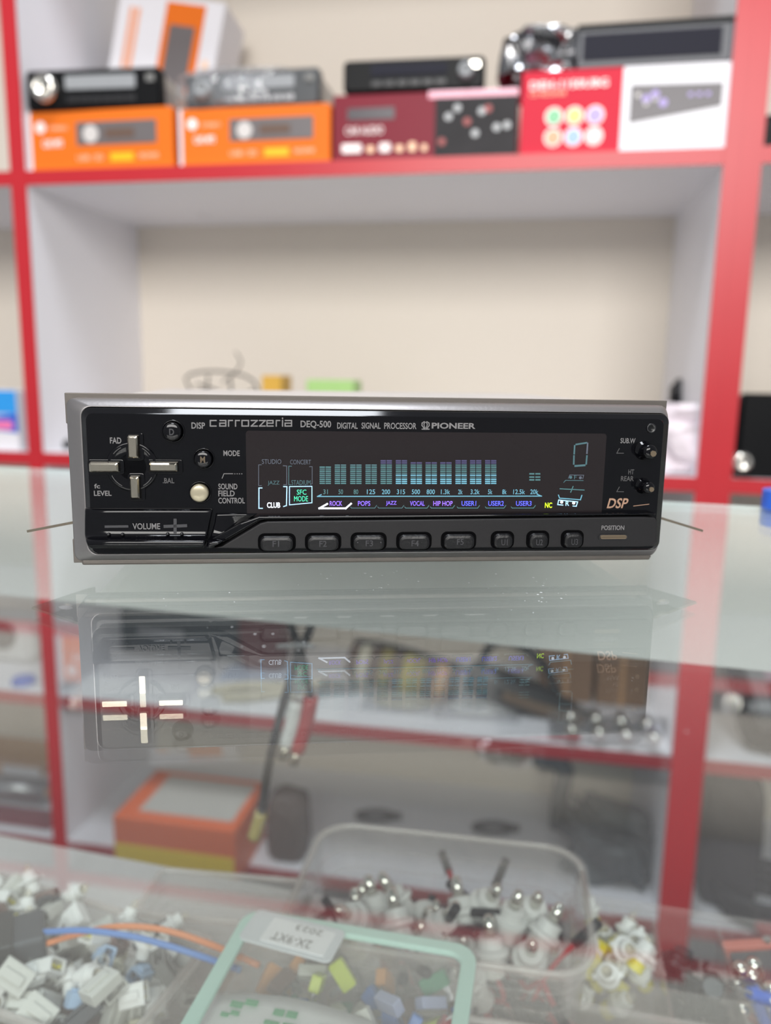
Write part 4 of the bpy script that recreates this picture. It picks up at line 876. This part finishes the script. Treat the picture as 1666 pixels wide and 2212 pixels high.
def heap(protos, c, rz, w, d, n, z0, z1, minsep, dome=0., tl=1.):
    pts = []; tries = 0
    while len(pts) < n and tries < 30000:
        tries += 1; x = rnd.uniform(-w / 2, w / 2); y = rnd.uniform(-d / 2, d / 2)
        zt = z1 * (1 - dome * (abs(x) / (w / 2)) ** 2)
        z = z0 + (zt - z0) * (rnd.random() ** .6)
        if all((x - a) ** 2 + (y - b) ** 2 + ((z - e) * 1.2) ** 2 > minsep ** 2 for a, b, e in pts): pts.append((x, y, z))
    pts.sort(key=lambda p: p[2])
    used = set()
    for i, (x, y, z) in enumerate(pts):
        k = i if i < len(protos) else rnd.randrange(len(protos)); p = protos[k]
        loc = local_to(c, rz, x, y, IN_Z + z); rot = (rnd.uniform(-1.2, 1.2) * tl, rnd.uniform(-1.0, 1.0) * tl, rnd.uniform(0, 6.28))
        if i < len(protos): p.location = loc; p.rotation_euler = rot
        else: dup(p, loc, rot)
# heap in the left tray
M('ivory_plastic', (226, 222, 200), .35); M('smoke_plastic', (120, 120, 118), .35); M('brown_plastic', (112, 84, 78), .4); M('sky_plastic', (170, 196, 226), .35)
G1 = 'connectors heaped in the left tray'
protos = [make_connector('white plastic connector in the heap of the left tray', 'connector', G1, 'white_plastic'), make_holder('white bulb holder in the heap of the left tray', G1),
          make_connector('translucent milky connector in the heap of the left tray', 'connector', G1, 'milky_plastic', .014, .007, .018), make_connector('ivory yellow connector in the heap of the left tray', 'connector', G1, 'ivory_plastic', .013, .009, .016),
          make_connector('dark grey connector in the heap of the left tray', 'connector', G1, 'dark_grey_plastic', .012, .007, .022), make_connector('brown connector in the heap of the left tray', 'connector', G1, 'brown_plastic', .011, .008, .013),
          make_connector('grey see-through connector in the heap of the left tray', 'connector', G1, 'smoke_plastic', .013, .007, .017), make_connector('pale blue connector in the heap of the left tray', 'connector', G1, 'sky_plastic', .010, .008, .012)]
w_ = protos[:2] * 4 + protos[2:3] * 3 + protos[3:4] * 2 + protos[4:]
heap(protos, (-.180, .342), R(-20), .150, .050, 8, .012, .046, .018)
def more(protos, weights, *a, **k):
    global heap_src
    pts = []; c, rz, w, d, n, z0, z1, ms = a; tries = 0
    while len(pts) < n and tries < 30000:
        tries += 1; x = rnd.uniform(-w / 2, w / 2); y = rnd.uniform(-d / 2, d / 2); z = z0 + (z1 - z0) * rnd.random() ** .5
        if all((x - p[0]) ** 2 + (y - p[1]) ** 2 + ((z - p[2]) * 1.2) ** 2 > ms ** 2 for p in pts): pts.append((x, y, z))
    for x, y, z in pts:
        dup(rnd.choices(protos, weights)[0], local_to(c, rz, x, y, IN_Z + z), (rnd.uniform(-1.2, 1.2) * k.get('tl', 1), rnd.uniform(-1, 1) * k.get('tl', 1), rnd.uniform(0, 6.28))).scale = (k.get('sc', 1),) * 3
more(protos, [10, 7, 8, 2, 1.5, 1, 2, 1], (-.180, .342), R(-20), .158, .058, 170, .008, .058, .0092, sc=.82)
G2 = 'connectors in the bottom left tray'
pr2 = []
for s_, lb in ((0, 'white connector in the front tray at the bottom left'), (2, 'milky connector in the front tray at the bottom left'), (4, 'dark grey connector in the front tray at the bottom left')):
    q = dup(protos[s_], local_to((-.19, .262), R(-20), -.02 + .03 * s_ / 2, .0, IN_Z + .02), (.4, .3, s_), lb); q['group'] = G2; pr2.append(q)
more(pr2, [4, 5, 1], (-.19, .262), R(-20), .165, .056, 50, .008, .042, .0115)
# fuses
fc = (('yellow green', 'fuse_lime', (206, 224, 40)), ('orange brown', 'fuse_tan', (216, 150, 84)), ('dull red', 'fuse_red', (196, 50, 60)), ('teal green', 'fuse_green', (20, 140, 96)), ('blue', 'fuse_blue', (40, 120, 214)), ('white', 'fuse_white', (214, 214, 208)), ('brown', 'fuse_brown', (118, 84, 70)), ('pale violet', 'fuse_violet', (168, 176, 214)))
fp = []
for nm, mn, col in fc: M(mn, col, .35); fp.append(make_fuse(nm + ' blade fuse in the mint edged box', mn))
heap(fp, (-.015, .272), R(-12), .080, .075, 8, .020, .060, .016)
more(fp, [5, 4, 2, 2, 3, 4, 2, 2], (-.015, .272), R(-12), .088, .084, 130, .012, .064, .0092)
# wired bulb holders in the large tub
G3 = 'wired bulb holders in the large tub'
def make_wired(seed, label):
    q = random.Random(seed); t = thing('wired_bulb_holder', label, 'bulb holder', (0, 0, -5), 0, G3)
    bm = bmx(); lathe(bm, [(.005, 0), (.0052, .007), (.0072, .008), (.0072, .010), (.0052, .0106), (.005, .0145), (.003, .015)], 18, 'z', (0, 0, 0)); b = obj('holder_body', bm, 'white_plastic', t)
    bm = bmx(); lathe(bm, [(.0024, .015), (.0026, .019), (.0018, .0225), (0.0001, .0232)], 12, 'z'); obj('bulb', bm, 'chrome', t, smooth=True)
    for m_, s_ in (('red_wire', -1), ('black_wire', 1)):
        pts = [(s_ * .002, 0, 0), (s_ * .004, 0, -.008)]; a = q.uniform(0, 6.28); x = s_ * .004; y = 0
        for k in range(4):
            a += q.uniform(-.5, .5) * 1.3; x += .0078 * math.cos(a); y += .0078 * math.sin(a); pts.append((x, y, -.010 + q.uniform(-.003, .006)))
        bm = bmx(); tube(bm, spline(pts, 5), .0013, 6); wv = obj('wire', bm, m_, t, smooth=True); wv['label'] = 'red wire' if s_ < 0 else 'black wire'
        e = Vector(pts[-1]); d = (e - Vector(pts[-2])).normalized(); bm = bmx(); tube(bm, [e - d * .002, e + d * .012], .002, 8); obj('sleeve', bm, 'black_plastic', wv, smooth=True)
    return t
wl = [make_wired(k, 'white bulb holder on red and black wires in the large tub') for k in range(5)]
heap(wl, (.034, .357), R(-9), .090, .040, 5, .022, .038, .022, tl=.45)
more(wl, [1] * 5, (.034, .357), R(-9), .092, .044, 26, .018, .046, .0125, tl=.6, sc=1.22)
r = thing('wired_sleeve', 'red wire with a black sleeve sticking up out of the large tub', 'wire', local_to((.034, .357), R(-9), .045, -.018, IN_Z + .030), R(-9))
bm = bmx(); tube(bm, spline([(0, 0, 0), (.008, .004, .016), (.020, .008, .030)]), .0013, 8); obj('wire', bm, 'red_wire', r, smooth=True); bm = bmx(); tube(bm, [(.019, .0078, .0288), (.031, .012, .040)], .0026, 10); obj('sleeve', bm, 'black_plastic', r, smooth=True)
# organiser contents
OC, OR_ = (.180, .342), R(-12)
yb = make_holder('white bulb holder with yellow tip in the left cell of the organiser', 'yellow tipped bulbs in the organiser'); bm = bmx(); lathe(bm, [(.0044, -.001), (.0044, .004), (.003, .0055)], 14, 'z'); obj('yellow_cap', bm, 'yellow_plastic', yb)
yb.location = local_to(OC, OR_, -.058, .012, IN_Z + .034); yb.rotation_euler = (.9, .4, 0)
more([yb], [1], local_to(OC, OR_, -.058, .010, 0), OR_, .034, .036, 20, .006, .034, .0092)
gr = thing('rubber_grommet', 'small black rubber grommet in the middle cell of the organiser', 'grommet', local_to(OC, OR_, -.019, .010, IN_Z + .012), (.3, .5, 0), 'black grommets in the organiser')
bm = bmx(); lathe(bm, [(.0022, 0), (.005, 0), (.005, .002), (.0036, .0024), (.0036, .004), (.0048, .0045), (.0048, .006), (.0022, .006)], 16, 'z'); obj('grommet_body', bm, 'tool_black', gr); bm = bmx(); lathe(bm, [(.0024, .0005), (.0024, .0056)], 12, 'z'); obj('bore', bm, 'gap_black', gr)
more([gr], [1], local_to(OC, OR_, -.019, .008, 0), OR_, .024, .026, 24, .005, .026, .0080)
bt = thing('steel_ball_end', 'polished round steel fitting in the right cell of the organiser', 'fitting', local_to(OC, OR_, .010, .012, IN_Z + .03), (.4, .2, 0), 'steel fittings in the organiser')
bm = bmx(); bmesh.ops.create_uvsphere(bm, u_segments=16, v_segments=10, radius=.0044); obj('ball', bm, 'chrome', bt, smooth=True); bm = bmx(); lathe(bm, [(.0024, -.011), (.0024, -.003)], 12, 'z'); obj('shank', bm, M('red_shank', (150, 52, 44), .4), bt)
more([bt], [1], local_to(OC, OR_, .018, .012, 0), OR_, .030, .026, 14, .010, .034, .0100)
bc = thing('blue_terminal', 'blue crimp terminal beside the steel fittings in the organiser', 'terminal', local_to(OC, OR_, .016, -.002, IN_Z + .030), (.4, 1.2, 0), 'blue terminals in the organiser')
bm = bmx(); lathe(bm, [(.003, 0), (.003, .012)], 12, 'z'); obj('sleeve', bm, 'blue_plastic', bc); bm = bmx(); box(bm, -.003, .003, -.0005, .0005, .012, .020); obj('blade', bm, 'steel', bc)
more([bc], [1], local_to(OC, OR_, .020, -.004, 0), OR_, .028, .012, 9, .010, .034, .008)
r = thing('salmon_clip', 'salmon pink bracket with a silver screw in the organiser', 'bracket', local_to(OC, OR_, .012, .026, IN_Z + .036), (0, R(-15), OR_)); bm = bmx(); box(bm, -.014, .014, -.003, .003, 0, .003); box(bm, -.014, -.011, -.003, .003, -.022, 0); obj('bracket_body', bm, M('salmon', (206, 120, 104), .5), r, bevel=.0006); bm = bmx(); lathe(bm, [(.0024, .003), (.0024, .0045)], 12, 'z', (.009, 0, 0)); obj('screw', bm, 'chrome', r)
# brass fittings in the front tub
bp = thing('brass_pin', 'pointed brass pin lying in the front right tub', 'pin', (.045, .270, IN_Z + .016), (1.2, 0, .5), 'brass pins in the front tub')
bm = bmx(); lathe(bm, [(.002, 0), (.0024, .006), (.0014, .012), (0.0001, .020)], 12, 'z'); obj('pin_body', bm, M('brass', (196, 160, 84), .25, 1), bp, smooth=True); bm = bmx(); lathe(bm, [(.0032, -.002), (.0032, .0005)], 12, 'z'); obj('pin_collar', bm, 'steel', bp)
more([bp], [1], (.055, .265), R(-9), .07, .035, 9, .005, .018, .012)
cl = dup(protos[6], local_to((.150, .236), R(-12), 0, .01, IN_Z + .012), (.2, .1, .4), 'grey connector in the low tray at the bottom right'); cl['group'] = 'connectors in the bottom right tray'
more([cl], [1], (.150, .240), R(-12), .13, .045, 12, .006, .018, .016)
# dark multiway plug with blue and orange leads
P0 = onz(70, 2025, IN_Z + .062)
r = thing('multiway_plug', 'large dark grey plug with blue and orange leads on top of the left heap', 'plug', P0, R(25))
bm = bmx(); box(bm, -.075, .006, -.011, .013, -.008, .006); obj('plug_body', bm, 'dark_grey_plastic', r, bevel=.002); bm = bmx()
for k in range(5): box(bm, -.068 + .013 * k, -.060 + .013 * k, -.013, .014, -.006, .008)
obj('plug_ribs', bm, 'tool_black', r, bevel=.0008)
Mi = Matrix.Rotation(-R(25), 3, 'Z')
for m_, pts, lb in (('wire_orange', ((95, 2040, .062), (160, 2020, .066), (250, 2002, .072), (350, 2008, .072), (455, 2040, .068), (560, 2085, .066)), 'orange lead'), ('wire_blue', ((90, 2014, .066), (180, 2010, .072), (280, 2022, .072), (360, 2042, .070), (430, 2064, .067), (520, 2095, .066))  , 'blue lead')):
    M(m_, (222, 130, 70) if 'orange' in m_ else (84, 130, 200), .4)
    bm = bmx(); tube(bm, spline([Mi @ (onz(x, y, IN_Z + z) - P0) for x, y, z in pts], 6), .0015, 8); obj('lead', bm, m_, r, smooth=True)['label'] = lb
# ---- RCA lead hanging from the back rail of the counter
HY = .485
def HP(px, py, d=HY): q = ray(px, py); return Vector((0, 0, CAM_Z)) + q * (d / q.y)
O_ = HP(650, 1400)
r = thing('audio_lead', 'black lead with red and white plugs hanging from the counter back rail', 'cable', O_, 0)
def hv(*pp): return [HP(*p) - O_ for p in pp]
def hang(name, pts, rad, m_, parent=r, label=None, n=5):
    bm = bmx(); tube(bm, spline(pts, n), rad, 8); o = obj(name, bm, m_, parent, smooth=True)
    if label: o['label'] = label
    return o
hang('cable', hv((612, 1290), (632, 1360), (652, 1410), (664, 1470), (672, 1520)), .0026, 'black_wire')
hang('cable', hv((690, 1290), (668, 1365), (645, 1410), (630, 1460), (612, 1520), (592, 1600), (576, 1680), (565, 1760)), .0030, 'black_wire')
hang('zip_tie', [p + Vector((0, -.004, 0)) for p in hv((600, 1392), (640, 1390), (682, 1391))], .0013, 'display_grey')
hang('y_joint', hv((640, 1462), (645, 1480), (650, 1492)), .0052, 'display_grey')
for m_, a_, b_, c_ in (('red_wire', (672, 1505), (662, 1560), (642, 1622)), ('white_plastic', (640, 1515), (632, 1560), (618, 1610))):
    bo = hang('rca_plug', hv(a_, b_, c_), .0052, m_, label='red plug' if m_ == 'red_wire' else 'white plug', n=4)
    e = hv(c_, (c_[0] - 8, c_[1] + 28)); bm = bmx(); tube(bm, [e[0], e[1]], .0034, 12); obj('metal_tip', bm, 'nickel', bo, smooth=True)
hang('connector_end', hv((565, 1755), (556, 1785), (548, 1810)), .0045, M('dull_yellow', (176, 160, 90), .4), label='dull yellow connector end')
# blue tape roll on the glass
pt = onz(1702, 1098, GLASS_Z)
r = thing('tape_roll', 'bright blue tape roll at the right edge of the glass counter top', 'tape', (pt.x, pt.y + .0, GLASS_Z), 0); bm = bmx(); lathe(bm, [(.006, 0), (.0125, 0), (.0125, .009), (.006, .009), (.006, 0)], 24, 'z'); obj('tape', bm, 'blue_plastic', r, smooth=False); bm = bmx(); lathe(bm, [(.0045, .0002), (.006, .0002), (.006, .0092), (.0045, .0092), (.0045, .0002)], 24, 'z'); obj('core', bm, 'tan_card', r)
for o in bpy.data.objects:
    for k in ('_w', '_h'):
        if k in o: del o[k]
